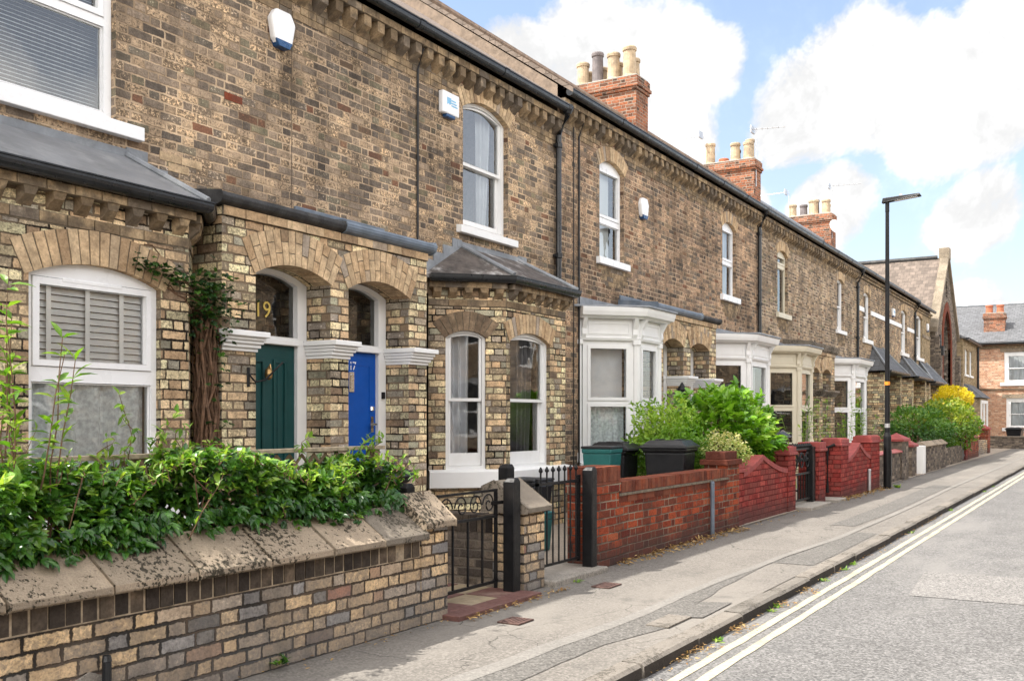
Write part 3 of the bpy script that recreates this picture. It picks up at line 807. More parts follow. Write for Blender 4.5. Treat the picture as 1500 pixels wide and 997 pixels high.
def door_unit(root, D, u0, u1, vs, rise, mat, paint='white', style='panel', zt=2.02, fan='frost'):
    """door frame with an arched fanlight over the door"""
    f = face(D); ft = .085
    fr_ = MB(); lp = arch(u0, u1, 0, vs, rise)
    ft = .13
    h1 = rect(u0 + ft, u1 - ft, .05, zt); h2 = arch(u0 + ft, u1 - ft, zt + .075, vs - .02, max(.01, rise - .03))
    fr_.slab(f, lp, [h1, h2], -.09, 0)
    fo = fr_.build('door_frame', M[paint], root, bevel=.006)
    mo = MB(); mo.fbox(f, u0 + ft - .01, u1 - ft + .01, zt + .0, zt + .05, 0, .03); mo.build('transom', M[paint], fo, bevel=.008)
    g = MB(); g.sheet(f, h2, [], -.05); g.build('fanlight', M[fan], fo)
    a, b = u0 + ft + .004, u1 - ft - .004
    d = MB(); d.fbox(f, a, b, .055, zt - .004, -.075, -.03)
    do = d.build('door', M[mat], root, bevel=.003)
    if style == 'panel':
        p = MB(); m = (a + b) / 2
        for (x0, x1, y0, y1) in ((a + .11, m - .055, .85, zt - .13), (m + .055, b - .11, .85, zt - .13), (a + .11, m - .055, .22, .70), (m + .055, b - .11, .22, .70)):
            p.slab(f, rect(x0, x1, y0, y1), [rect(x0 + .03, x1 - .03, y0 + .03, y1 - .03)], -.031, -.016)
            p.slab(f, rect(x0 + .055, x1 - .055, y0 + .055, y1 - .055), [], -.031, -.024)
        p.build('panel', M[mat], do, bevel=.006)
    elif style == 'slab':
        p = MB(); p.slab(f, rect(a + .09, b - .09, .75, zt - .12), [rect(a + .105, b - .105, .765, zt - .135)], -.031, -.025)
        p.build('panel', M[mat], do)
    return fo, do, f
# ------------------------------------------------------------------ bay windows
def brick_bay(root, path, z_sill, z_top, wins, sill_mat='white', sill_h=.21, roof=None, gut=2.98, ringh=.215):
    """canted brick bay; wins = [(face index, u0, u1, vs, rise, window builder)]"""
    mb = MB(); frs = []; vb = MB()
    for i in range(len(path) - 1):
        a, b = Vector(path[i]), Vector(path[i + 1]); L = (b - a).length; fr = Fr(path[i], tuple(b - a)); frs.append((fr, L))
        hs = [arch(w[1], w[2], z_sill, w[3], w[4]) for w in wins if w[0] == i]
        mb.sheet(fr, rect(0, L, 0, z_top), hs, 0)
        for h in hs: mb.reveal(fr, h, -.17, 0)
    bw = mb.build('bay_wall', M['buff'], root)
    for w in wins:
        vb = MB(); fr, L = frs[w[0]]
        voussoirs(vb, fr, w[1], w[2], w[3], w[4], w[6] if len(w) > 6 else ringh, .008, .07, gap=.011, over=.03 if L < 1 else .08)
        vb.build('brick_arch', [M['vousdk' if (len(w) > 7 and w[7]) else 'vous'], M['mortar']], bw)
    # string course, corbels
    sc = MB()
    for fr, L in frs:
        n = max(2, int(round(L / .2)))
        for i in range(n):
            u = (i + .5) * L / n; h = .052
            sc.hexa([fr(u - h, z_top - .15, 0), fr(u + h, z_top - .15, 0), fr(u + h, z_top - .035, 0), fr(u - h, z_top - .035, 0)],
                    [fr(u - h * .7, z_top - .085, .075), fr(u + h * .7, z_top - .085, .075), fr(u + h, z_top - .035, .085), fr(u - h, z_top - .035, .085)])
        brickrow(sc, fr, .003, L - .003, z_top - .034, z_top + .03, 0, .095, .2, .008)
        brickrow(sc, fr, .003, L - .003, z_top - .235, z_top - .165, 0, .012, .205, .008)
        sc.fbox(fr, .002, L - .002, z_top - .245, z_top - .16, 0, .004, 1, .5); sc.fbox(fr, .002, L - .002, z_top - .035, z_top + .02, 0, .085, 1, .5)
    sc.build('bay_cornice', [M['eaves'], M['mortar']], bw)
    if sill_h:
        s = MB(); s.sweep([(-.12, z_sill - sill_h), (.09, z_sill - sill_h), (.095, z_sill - .02), (-.02, z_sill + .004), (-.12, z_sill + .004)], path)
        s.build('bay_sill', M[sill_mat], root, bevel=.006)
    g = gutter(root, offs(path, .14), gut, .055, name='bay_gutter', joints=False)
    # hipped roof
    ez = gut + .035; e = offs(path, .15)
    e[0] = (-DF, e[0][1] + (-DF - e[0][0]) * -0.0); e[-1] = (-DF, e[-1][1])
    y0, y1, zr, mat = roof
    r0, r1 = (-DF, y0, zr), (-DF, y1, zr)
    rb = MB(); E3 = [(x, y, ez) for x, y in e]
    def slope_uv(ps, a, b):
        a, b = Vector(a), Vector(b); t = (b - a).normalized(); n = (b - a).cross(Vector(ps[-1]) - a); n.normalize(); k = n.cross(t)
        return [((Vector(p) - a).dot(t), (Vector(p) - a).dot(k)) for p in ps]
    for ps in ([E3[0], E3[1], r0], [E3[1], E3[2], r1, r0], [E3[2], E3[3], r1]):
        rb.poly(ps, 0, .5, slope_uv(ps, ps[0], ps[1]))
        rb.poly([(p[0], p[1], p[2] - .045) for p in ps][::-1], 0, .5)
    for a, b in zip(E3, E3[1:]):
        rb.poly([(a[0], a[1], a[2] - .045), (b[0], b[1], b[2] - .045), b, a], 0, .5)
    ro = rb.build('bay_roof', M[mat], root)
    lf = MB()
    for a, b in ((E3[1], r0), (E3[2], r1)):
        A, B = Vector(a) + Vector((0, 0, .012)), Vector(b) + Vector((0, 0, .012))
        lf.tube([A, B], .028, 8)
    lf.fbox(F, y0 - .1, y1 + .1, zr - .02, zr + .05, 0, .02)
    # stepped flashing up the two raking sides
    for (ex, ey, ezz), (ry) in ((E3[0], y0), (E3[-1], y1)):
        for i in range(4):
            t0, t1 = i / 4, (i + 1) / 4
            ya, yb = ey + (ry - ey) * t0, ey + (ry - ey) * t1; z1 = ezz + (zr - ezz) * t1
            lf.fbox(F, min(ya, yb), max(ya, yb), ezz + (zr - ezz) * t0 - .02, z1 + .07, 0, .012 + .001 * i)
    lf.build('lead_flashing', M['lead'], ro)
    return bw, frs

def timber_bay(root, path, Df, paint='white', z0=.66, zf=2.56, zc=2.84, zt=3.0, lights=True, glass='glassdk', dress=None, base='buff', skip=()):
    """canted wooden bay: corner posts, framed lights, frieze with consoles, deep cornice, flat lead roof"""
    root_b = root
    bm = MB()
    for i in range(len(path) - 1):
        a, b = Vector(path[i]), Vector(path[i + 1]); fr = Fr(path[i], tuple(b - a)); bm.sheet(fr, rect(0, (b - a).length, 0, z0), [], -.03)
    bb = bm.build('bay_base', M[base], root)
    s = MB(); s.sweep([(-.1, z0 - .02), (.07, z0 - .02), (.075, z0 + .05), (0, z0 + .075), (-.1, z0 + .075)], path); s.build('bay_sill', M[paint], root, bevel=.005)
    fm = MB(); fm.sweep([(-.06, zf - .04), (.015, zf - .04), (.03, zf), (.015, zf + .01), (.015, zc), (-.06, zc)], path)
    # posts at the corners
    for i, (x, y) in enumerate(path):
        ins = offs(path, -.045)[i]
        n = 8
        pts = [(ins[0] + .062 * math.cos(2 * math.pi * k / n), ins[1] + .062 * math.sin(2 * math.pi * k / n)) for k in range(n)]
        fm.plan(pts, z0 + .06, zf - .02)
        pts = [(ins[0] + .085 * math.cos(2 * math.pi * k / n), ins[1] + .085 * math.sin(2 * math.pi * k / n)) for k in range(n)]
        fm.plan(pts, zf - .1, zf - .035); fm.plan(pts, z0 + .06, z0 + .2)
    bf = fm.build('bay_frame', M[paint], root, bevel=.004)
    # consoles
    cm = MB()
    for i in range(len(path) - 1):
        a, b = Vector(path[i]), Vector(path[i + 1]); fr = Fr(path[i], tuple(b - a)); L = (b - a).length
        for u in ((.07, L - .07) if L > .5 else (L - .07,)):
            zz = [zf + .0, zf + .05, zf + .13, zf + .2, zc - .002]; ww = [.03, .055, .05, .085, .13]
            for k in range(4):
                cm.hexa([fr(u - .032, zz[k], .01), fr(u + .032, zz[k], .01), fr(u + .032, zz[k + 1], .01), fr(u - .032, zz[k + 1], .01)],
                        [fr(u - .032, zz[k], ww[k]), fr(u + .032, zz[k], ww[k]), fr(u + .032, zz[k + 1], ww[k + 1]), fr(u - .032, zz[k + 1], ww[k + 1])])
        if L > .4: cm.slab(fr, rect(.14, L - .14, zf + .05, zc - .05), [rect(.165, L - .165, zf + .075, zc - .075)], .0, .024)
    cm.build('console', M[paint], bf)
    co = MB(); co.sweep([(-.06, zc), (.10, zc), (.13, zc + .03), (.17, zc + .04), (.19, zc + .1), (.20, zt), (-.06, zt)], path)
    co.build('bay_cornice', M[paint], root, bevel=.004)
    ro = MB(); e = offs(path, .225); e[0] = (-DF, e[0][1]); e[-1] = (-DF, e[-1][1]); ro.plan(e, zt + .001, zt + .035)
    ro.fbox(F, path[0][1] - .05, path[-1][1] + .05, zt + .03, zt + .16, 0, .02)
    ro.build('bay_roof', M['lead'], root, bevel=.01)
    for i in range(len(path) - 1):
        if i in skip: continue
        a, b = Vector(path[i]), Vector(path[i + 1]); fr = Fr(path[i], tuple(b - a)); L = (b - a).length
        u0, u1 = .07, L - .07; vm = z0 + (zf - z0) * .50
        ft = min(.10, L * .14)
        h1, h2 = rect(u0 + ft, u1 - ft, vm + .05, zf - .14), rect(u0 + ft, u1 - ft, z0 + .15, vm - .05)
        w = MB(); w.slab(fr, rect(u0, u1, z0 + .07, zf - .035), [h1, h2], -.09, -.025)
        wi = w.build('window', M[paint], root, bevel=.005)
        for h in (h1, h2):
            (p, q), (r_, _), (_, t), _ = h
            c = MB(); c.slab(fr, rect(p - .03, r_ + .03, q - .03, t + .03), [rect(p + .018, r_ - .018, q + .018, t - .018)], -.03, -.008); c.build('casement', M[paint], wi, bevel=.004)
            g = MB(); g.sheet(fr, h, [], -.06); g.build('pane', M[glass], wi)
        if dress: dress(i, wi, fr, u0 + ft, u1 - ft, z0 + .15, zf - .14, vm)
    return bf
# ------------------------------------------------------------------ the terrace, nearest house first
PA, PB, PC, PD = 7.075, 12.4, 15.85, 21.7
def winA(w, fr, a, b, v0, v1, vm, ww): blind(w, fr, a - .03, b + .03, v0, v1 + .1, ww - .01, .031, tilt=.5)
A = terrace(.6, PA, 5.70, 'nearest yellow brick house with the dark green front door numbered 19', [(3.2, 5.65, .1, 2.8, 0), (6.05, 6.92, .1, 2.55, .08)],
            [(4.04, 5.11, 3.69, 5.18, .12)])
plastic_window(A, F, 4.04, 5.11, 3.69, 5.18, .12, .055, 4.47, .07, sill=(.22, .105, .07), dress=winA, ft=.075)
pathA = [(-DF, 2.95), (-6.1, 3.6), (-6.1, 5.27), (-DF, 5.9)]
bwA, frA = brick_bay(A, pathA, .74, 2.9, [(1, .35, 1.41, 2.32, .11, None, .235)], roof=(3.6, 5.2, 3.45, 'felt'))
def dressA(w, fr, a, b, v0, v1, vm, ww):
    blind(w, fr, a, b, vm + .03, v1 + .02, ww + .07, .047, tilt=1.1, tapes=(a + .15, a + .45, a + .73))
    curtain(w, fr, a, b, v0, vm, ww + .06, 'net', .03, .17, gather=.0, name='net_curtain')
    t = MB(); t.fbox(fr, a + .05, a + .12, v1 - .16, v1 - .03, ww - .12, ww - .08); t.build('red_cloth', M['redthing'], w)
plastic_window(A, frA[1][0], .35, 1.41, .74, 2.32, .11, .05, 1.655, .10, dress=dressA, glass='glassdk')
tv = MB(); tv.fbox(frA[1][0], .62, 1.1, 2.285, 2.315, -.06, -.035); tv.build('trickle_vent', M['upvc'], A, bevel=.006)
pwA = porch(A, 5.65, PA, (6.02, 6.95, 2.585, .11), left=True, right=False)
impost(pwA, 5.65, 6.02)
foA, doA, fA = door_unit(A, 6.44, 6.02, 6.95, 2.585, .11, 'green')
text_mesh('house_number', '19', .21, M['gold'], foA, lambda x, y, z: fA(6.43 + x, 2.26 + y, -.044 + z), .001)
kn = MB(); kn.lathe((-6.40, 6.42, 1.70), [(.012, 0), (.03, .015), (.036, .05), (.03, .09), (.012, .11)], 12); kn.tube([(-6.41, 6.42, 1.80), (-6.38, 6.42, 1.83), (-6.375, 6.42, 1.79)], .009, 8)
kn.build('door_knocker', M['brass'], doA, smooth=True)
lb = MB(); lb.tube([(-6.14, 5.93, 1.74), (-6.11, 5.93, 1.70), (-6.10, 5.97, 1.66), (-6.08, 6.06, 1.68), (-6.02, 6.16, 1.80), (-6.02, 6.2, 1.83)], .008, 8); lb.tube([(-6.143, 5.93, 1.62), (-6.143, 5.93, 1.78)], .014, 6)
lb.build('iron_bell_bracket', M['iron'], A)
hd = MB(); hd.sweep([(-.6, 3.08), (.02, 3.08), (.07, 3.10), (.085, 3.14), (.07, 3.175), (-.6, 3.26)], [(-6.15, 5.58), (-6.15, PA)]); hd.build('porch_hood', M['darkstone'], A, bevel=.008)
alarm(A, 6.9, 5.02, 'bell')

B = terrace(PA, PB, 5.70, 'yellow brick house with the bright blue front door and slated brick bay', [(9.2, 12.2, .1, 2.8, 0), (7.24, 8.1, .1, 2.55, .08)],
            [(10.01, 11.06, 3.70, 5.15, .14)])
def dressB(w, fr, a, b, v0, v1, vm, ww): curtain(w, fr, b - .3, b + .02, v0, v1 + .08, ww, 'curtain', .03, .1, gather=.35)
sash_window(B, F, 10.01, 11.06, 3.70, 5.15, .14, .07, 4.49, sill=(.14, .105, .075), dress=dressB, ft=.06)
pathB = [(-DF, 9.3), (-6.1, 9.95), (-6.1, 11.42), (-DF, 12.05)]
bwB, frB = brick_bay(B, pathB, .77, 2.9, [(0, .2, .68, 2.30, .085, None, .22, True), (1, .09, 1.06, 2.29, .11, None, .225)], roof=(9.97, 11.3, 3.44, 'mottled'))
def dB0(w, fr, a, b, v0, v1, vm, ww):
    curtain(w, fr, a - .06, a + .24, v0 - .05, v1 + .1, ww - .03, 'curtain', .06, .10)
    s = MB(); s.fbox(fr, a + .04, a + .15, v0 + .05, v0 + .12, ww + .03, ww + .05); s.build('yellow_notice', M['yellowthing'], w)
def dB1(w, fr, a, b, v0, v1, vm, ww):
    curtain(w, fr, b - .36, b + .05, v0 - .05, v1 + .1, ww - .05, 'greycurtain', .05, .11, gather=.25)
sash_window(B, frB[0][0], .2, .68, .77, 2.30, .085, .045, 1.58, dress=dB0, glass='glassdk', ft=.04, st=.035, tall=.15)
sash_window(B, frB[1][0], .09, 1.06, .77, 2.29, .11, .05, 1.58, dress=dB1, glass='glassdk', ft=.06, st=.045, tall=.15)
pwB = porch(B, PA, 8.44, (7.2, 8.13, 2.585, .11), left=False, right=True)
impost(pwB, 6.95, 7.2); impost(pwB, 8.13, 8.44)
foB, doB, fB = door_unit(B, 6.44, 7.2, 8.13, 2.585, .11, 'blue', style='slab')
text_mesh('house_number', '17', .12, M['upvc'], doB, lambda x, y, z: fB(7.635 + x, 1.84 + y, -.028 + z), .001, .85)
lp = MB(); lp.slab(fB, rect(7.575, 7.65, 1.62, 1.82), [], -.03, -.018); lp.slab(fB, rect(7.592, 7.633, 1.65, 1.80), [], -.018, -.012); lp.build('letter_plate', M['chrome'], doB, bevel=.004)
hn = MB(); hn.slab(fB, rect(7.915, 7.955, 1.22, 1.38), [], -.03, -.022); hn.tube([fB(7.935, 1.30, -.02), fB(7.935, 1.30, .03), fB(7.83, 1.30, .035)], .011, 8)
hn.lathe(tuple(fB(7.935, 1.46, -.03)), [(.026, -.02), (.026, .02)], 10); hn.build('door_handle', M['chrome'], doB)
bp = MB(); bp.fbox(fB, 8.05, 8.09, 1.56, 1.63, 0, .025); bp.build('bell_push', M['iron'], foB, bevel=.006)
hd = MB(); hd.sweep([(-.6, 3.08), (.02, 3.08), (.07, 3.10), (.09, 3.15), (.07, 3.185), (-.6, 3.27)], [(-6.15, PA + .002), (-6.15, 8.5)])
hd.fbox(F, PA + .02, 8.46, 3.22, 3.40, 0, .035); hd.build('porch_hood', M['leadblue'], B, bevel=.012)
alarm(B, 9.66, 5.06, 'box')
downpipe(B, 12.33, .15, 5.66, 6.55)
cb = MB(); cb.tube([F(9.07, 5.52, .1), F(9.07, 5.3, .02), F(9.07, 3.4, .018), F(9.06, 3.25, .02)], .013, 6); cb.tube([F(8.62, 3.1, .02), F(8.62, .2, .02)], .012, 6); cb.build('cable', M['cable'], B)

C = terrace(PB, PC, 5.96, 'brick house with white wooden bay and long white alarm box', [(13.1, 14.4, .1, 2.6, 0), (14.85, 15.66, .1, 2.55, .08)],
            [(13.75, 14.64, 3.83, 5.26, .13)], wallmat='facade_b')
def dressC(w, fr, a, b, v0, v1, vm, ww):
    s = MB(); s.slab(fr, rect(a - .03, b - .12, v0 - .05, v1 + .02), [], ww - .01, ww); s.build('roller_blind', M['blind'], w)
plastic_window(C, F, 13.75, 14.64, 3.83, 5.26, .13, .07, 4.44, .09, sill=(.11, .10, .07), dress=dressC)
pathC = [(-DF, 13.06), (-6.1, 13.74), (-6.1, 14.62), (-6.28, 14.7)]
def dC(i, w, fr, a, b, v0, v1, vm):
    if i < 2:
        s = MB(); s.slab(fr, rect(a - .02, b + .02, vm + .02, v1), [], -.30, -.29); s.build('roller_blind', M['curtain'], w)
        curtain(w, fr, a - .02, b + .02, v0, vm - .03, -.22, 'net', .012, .12, name='net_curtain')
timber_bay(C, pathC, 6.1, dress=dC, skip=(2,))
pwC = porch(C, 14.5, PC, (14.83, 15.69, 2.56, .11), top=3.06, left=True, right=False)
impost(pwC, 15.69, 16.02)
door_unit(C, 6.44, 14.83, 15.69, 2.56, .11, 'white', style='panel')
hd = MB(); hd.sweep([(-.6, 3.06), (.02, 3.06), (.07, 3.08), (.09, 3.13), (.07, 3.17), (-.6, 3.24)], [(-6.15, 14.42), (-6.15, 16.4)]); hd.fbox(F, 14.45, 16.3, 3.2, 3.33, 0, .03); hd.build('porch_hood', M['leadblue'], C, bevel=.012)
alarm(C, 15.33, 4.86, 'bell')
ln = MB(); ln.lathe((-6.02, 15.30, 1.62), [(.01, 0), (.05, .03), (.075, .20), (.09, .21), (.05, .27), (.015, .33)], 8); ln.tube([(-6.02, 15.3, 1.62), (-6.02, 15.3, 1.45), (-6.1, 15.3, 1.38), (-6.15, 15.55, 1.3)], .014, 6); ln.build('porch_lantern', M['iron'], C)
cb = MB(); cb.tube([F(13.03, 5.7, .1), F(13.03, 5.5, .02), F(13.03, .7, .02)], .014, 6); cb.tube([F(12.86, 5.6, .02), F(12.86, .5, .02)], .008, 6); cb.build('cable', M['cable'], C)
P0 = [(12.55, 9.95, .6, .13, 'pot'), (12.55, 10.4, .8, .12, 'potdk'), (12.55, 10.85, .66, .13, 'pot'), (12.95, 10.2, .6, .12, 'pot'), (12.95, 10.7, .6, .12, 'pot')]
chimney(C, 12.43, 13.13, 9.7, 11.3, 7.6, 9.5, P0)

Dh = terrace(PC, PD, 5.96, 'brick house with white wooden bay behind the laurel bush', [(18.6, 20.9, .1, 2.6, 0), (16.06, 16.88, .1, 2.55, .08)],
             [(19.34, 20.18, 3.86, 5.25, .13)], wallmat='facade_b')
def dressD(w, fr, a, b, v0, v1, vm, ww): curtain(w, fr, b - .25, b + .02, v0, v1 + .06, ww, 'curtain', .03, .1, gather=.2)
plastic_window(Dh, F, 19.34, 20.18, 3.86, 5.25, .13, .07, 4.55, .08, sill=(.13, .11, .07), dress=dressD)
pathD = [(-DF, 18.44), (-6.1, 19.09), (-6.1, 20.36), (-DF, 21.0)]
def dD(i, w, fr, a, b, v0, v1, vm):
    if i == 1: curtain(w, fr, a - .02, b + .02, v0, v1, -.25, 'curtain', .03, .14)
timber_bay(Dh, pathD, 6.1, dress=dD, glass='glass')
pwD = porch(Dh, PC, 17.28, (16.02, 16.92, 2.56, .11), top=3.06, left=False, right=True)
impost(pwD, 16.92, 17.28)
door_unit(Dh, 6.44, 16.02, 16.92, 2.56, .11, 'blue', style='panel')
hd = MB(); hd.sweep([(-.6, 3.06), (.02, 3.06), (.07, 3.08), (.085, 3.12), (.07, 3.15), (-.6, 3.22)], [(-6.15, 16.402), (-6.15, 17.36)]); hd.build('porch_hood', M['darkstone'], Dh, bevel=.008)
downpipe(Dh, 21.62, 3.0, 5.9, 6.55)

E_ = terrace(PD, 24.8, 5.95, 'brick house with the cream painted wooden bay', [(22.2, 23.7, .1, 2.6, 0), (24.05, 24.6, .1, 2.5, .06)], [(23.18, 24.04, 3.85, 5.25, .11)], wallmat='facade_c')
plastic_window(E_, F, 23.18, 24.04, 3.85, 5.25, .11, .07, 4.98, .09, mat='cream', sill=(.12, .11, .07))
pathE = [(-DF, 22.07), (-6.1, 22.72), (-6.1, 23.82), (-6.3, 23.9)]
timber_bay(E_, pathE, 6.1, paint='cream', glass='glass', skip=(2,))
pwE = porch(E_, 23.75, 24.8, (23.98, 24.63, 2.5, .1), top=3.0, left=True, right=False)
door_unit(E_, 6.44, 23.98, 24.63, 2.5, .1, 'cream')
impost(pwE, 24.63, 24.96, mat='coping2')
hd = MB(); hd.sweep([(-.6, 3.0), (.02, 3.0), (.06, 3.04), (.085, 3.11), (.1, 3.18), (-.6, 3.25)], [(-6.15, 23.6), (-6.15, 24.8)]); hd.build('porch_hood', M['coping2'], E_, bevel=.01)
def pots(y, d0, hs): return [(y + dy, d0 + dd, h, r, m) for dy, dd, h, r, m in hs]
chimney(E_, 21.72, 22.42, 9.7, 11.35, 7.6, 9.5, pots(21.9, 9.95, [(0, 0, .80, .135, 'pot'), (0, .42, .72, .13, 'pot'), (0, .85, .82, .12, 'potdk'), (0, 1.25, .62, .13, 'pot'), (.36, .05, .62, .125, 'pot'), (.36, .48, .6, .11, 'pot'), (.36, .9, .55, .11, 'pot'), (.36, 1.28, .5, .11, 'pot')]))

Fh = terrace(24.8, 31.57, 5.95, 'wide brick house with white bay, yellow notice in window', [(27.7, 29.6, .1, 2.6, 0), (25.0, 25.75, .1, 2.5, .06)], [(29.03, 29.86, 3.92, 5.3, .08)], wallmat='facade_c')
sash_window(Fh, F, 29.03, 29.86, 3.92, 5.3, .08, .07, 4.6, sill=(.15, .12, .07), ft=.06)
pathF = [(-DF, 27.55), (-6.1, 28.2), (-6.1, 29.75), (-DF, 30.4)]
def dF(i, w, fr, a, b, v0, v1, vm):
    if i == 1: s = MB(); s.slab(fr, rect(a + .05, a + .5, vm + .25, vm + .5), [], -.12, -.11); s.build('yellow_notice', M['orange_s'], w)
timber_bay(Fh, pathF, 6.1, glass='glass', dress=dF)
pwF = porch(Fh, 24.8, 26.2, (24.96, 25.79, 2.5, .1), top=3.0, left=False, right=True)
impost(pwF, 25.79, 26.2, mat='coping2')
door_unit(Fh, 6.44, 24.96, 25.79, 2.5, .1, 'green')
hd = MB(); hd.sweep([(-.6, 3.0), (.02, 3.0), (.06, 3.04), (.085, 3.11), (.1, 3.18), (-.6, 3.25)], [(-6.15, 24.802), (-6.15, 26.3)]); hd.build('porch_hood', M['coping2'], Fh, bevel=.01)
downpipe(Fh, 31.48, .3, 5.85, 6.55)
c3 = chimney(Fh, 30.75, 31.45, 9.7, 11.35, 7.6, 9.55, pots(30.95, 9.95, [(0, 0, .62, .13, 'pot'), (0, .42, .64, .13, 'pot'), (0, .8, .15, .13, 'potred'), (0, 1.25, .75, .13, 'pot'), (.34, .05, .8, .12, 'pot'), (.34, .5, .5, .12, 'potdk')]))
aerial(c3, 30.9, 9.68, 8.7, 10.55, .9, .25); aerial(c3, 30.75, 11.35, 9.0, 10.6, -.9, -.2)

def plain_house(y0, y1, gut, label, win, canopy, low, wallmat, roofm='slate', extra=None):
    h = terrace(y0, y1, gut, label, [(l[0], l[1], .75, l[2], .1) for l in low], [win], wallmat=wallmat, corb=False, roof='slate')
    sash_window(h, F, *win, .07, None, sill=(.15, .14, .07), ft=.09, st=.07)
    for l in low: sash_window(h, F, l[0], l[1], .75, l[2], .1, .05, None, sill=(.12, .12, .07), ft=.10, st=.08)
    for a, b, zl, zh in canopy:
        m = MB(); D1 = 6.08; hip = .75
        L = math.hypot(DF - D1, zh - zl)
        m.poly([(-D1, a, zl), (-D1, b, zl), (-DF, b - .15 - hip, zh), (-DF, a + .15 + hip, zh)], 0, .5, [(a, 0), (b, 0), (b - .15 - hip, L), (a + .15 + hip, L)])
        m.poly([(-D1, a, zl - .06), (-DF, a, zl - .06), (-DF, b, zl - .06), (-D1, b, zl - .06)], 0, .5)
        m.poly([(-D1, a, zl - .06), (-D1, b, zl - .06), (-D1, b, zl), (-D1, a, zl)], 0, .5)
        m.poly([(-D1, a, zl), (-DF, a + .15 + hip, zh), (-DF, a, zl)], 0, .5); m.poly([(-D1, b, zl), (-DF, b, zl), (-DF, b - .15 - hip, zh)], 0, .5)
        ca = m.build('canopy', M[roofm], h)
        for q0, q1, r_ in ((a, a + .15 + hip, .035), (b, b - .15 - hip, .035)):
            g = MB(); g.tube([(-D1, q0, zl + .02), (-DF, q1, zh + .02)], r_, 6); g.build('lead_flashing', M['lead'], ca)
        gutter(h, [(-D1 + .04, a), (-D1 + .04, b)], zl - .02, .05, name='canopy_gutter', joints=False)
        for q0, q1 in ((a + .1, a + .42), (b - .42, b - .1)):
            wmb = MB(); wmb.fbox(F, q0, q1, 0, zl - .06, 0, .5); wmb.build('porch_pier', M['buff'], h)
    bd = MB()
    xs = [y0 + .01, win[0] - .02, win[1] + .02, y1 - .01]
    bd.fbox(F, xs[0], xs[1], 4.72, 4.86, 0, .03); bd.fbox(F, xs[2], xs[3], 4.72, 4.86, 0, .03)
    bd.build('stone_band', M['coping' if wallmat == 'pale' else 'white'], h)
    return h
G = plain_house(31.57, 36.5, 5.97, 'brick house with a white band and grey slate canopy beyond the lamp post', (32.55, 33.57, 3.9, 5.3, .1), [(33.0, 36.4, 2.9, 3.75)], [(32.0, 33.5, 2.3)], 'facade', 'greyroof')
alarm(G, 36.2, 5.0, 'box')
H = plain_house(36.5, 41.8, 5.97, 'brick house with white band and dark canopy, beside yellower house', (39.0, 40.2, 3.85, 5.35, .1), [(38.2, 41.6, 2.9, 3.7)], [(38.9, 40.4, 2.25)], 'facade')
alarm(H, 37.3, 5.15, 'box')
downpipe(H, 41.72, .3, 5.87, 6.55)
c4 = chimney(H, 40.75, 41.5, 9.7, 11.35, 7.6, 9.6, pots(40.95, 9.95, [(0, 0, .62, .14, 'pot'), (0, .5, .66, .16, 'pot'), (0, .9, .5, .13, 'potdk'), (0, 1.35, .55, .14, 'pot'), (.36, .05, .5, .12, 'pot'), (.36, .5, .75, .12, 'potdk')]))
aerial(c4, 40.8, 9.68, 8.6, 10.75, 1.1, .2); aerial(c4, 40.75, 11.4, 9.0, 10.7, -1.3, -.1)
ds = MB(); ds.lathe((0, 0, 0), [(.02, -.06), (.16, -.045), (.3, 0), (.29, .01), (.15, -.03), (.02, -.045)], 20)
q = Vector((-9.5, 40.72, 9.05)); rot = Vector((0, 0, 1)).rotation_difference(Vector((.75, -.6, .3)))
ds.v = [q + rot @ p for p in ds.v]; ds.tube([(-9.68, 40.8, 8.9), q], .02, 6); ds.build('satellite_dish', M['upvc'], c4)
I = plain_house(41.8, 45.8, 5.9, 'last pale yellow brick house before the chapel', (42.3, 43.7, 3.85, 5.45, .1), [(42.1, 45.6, 2.85, 3.7)], [(42.5, 44.2, 2.2)], 'pale')
alarm(I, 44.9, 5.2, 'bell')

# cleaner yellow bricks under the sills, and a few replaced bricks
for h_, u0, u1, zs in ((C, 13.68, 14.75, 3.72), (Dh, 19.25, 20.3, 3.74), (E_, 23.1, 24.15, 3.73), (Fh, 28.95, 30.0, 3.79)):
    mb = MB()
    for r_ in range(4):
        u = u0 + (.11 if r_ % 2 else 0) + .05 * r_
        while u < u1 - .05 * r_:
            w_ = .225 if R() < .6 else .1125; mb.fbox(F, u + .004, u + w_ - .004, zs - .075 * (r_ + 1) + .004, zs - .075 * r_ - .004, -.01, .004 + U(0, .002)); u += w_
    mb.build('sill_brickwork', M['eaves'], h_)
mb = MB()
for u, v in ((5.53, 3.5), (5.757, 3.5), (5.62, 3.425)): mb.fbox(F, u, u + .215, v, v + .066, -.01, .004, 0, U(.5, .9))
mb.build('replaced_brick', M['vous'], A)
mb = MB(); mb.fbox(F, 6.23, 6.44, 4.19, 4.255, -.01, .004, 0, .6); mb.build('replaced_brick', M['redsingle'], A)

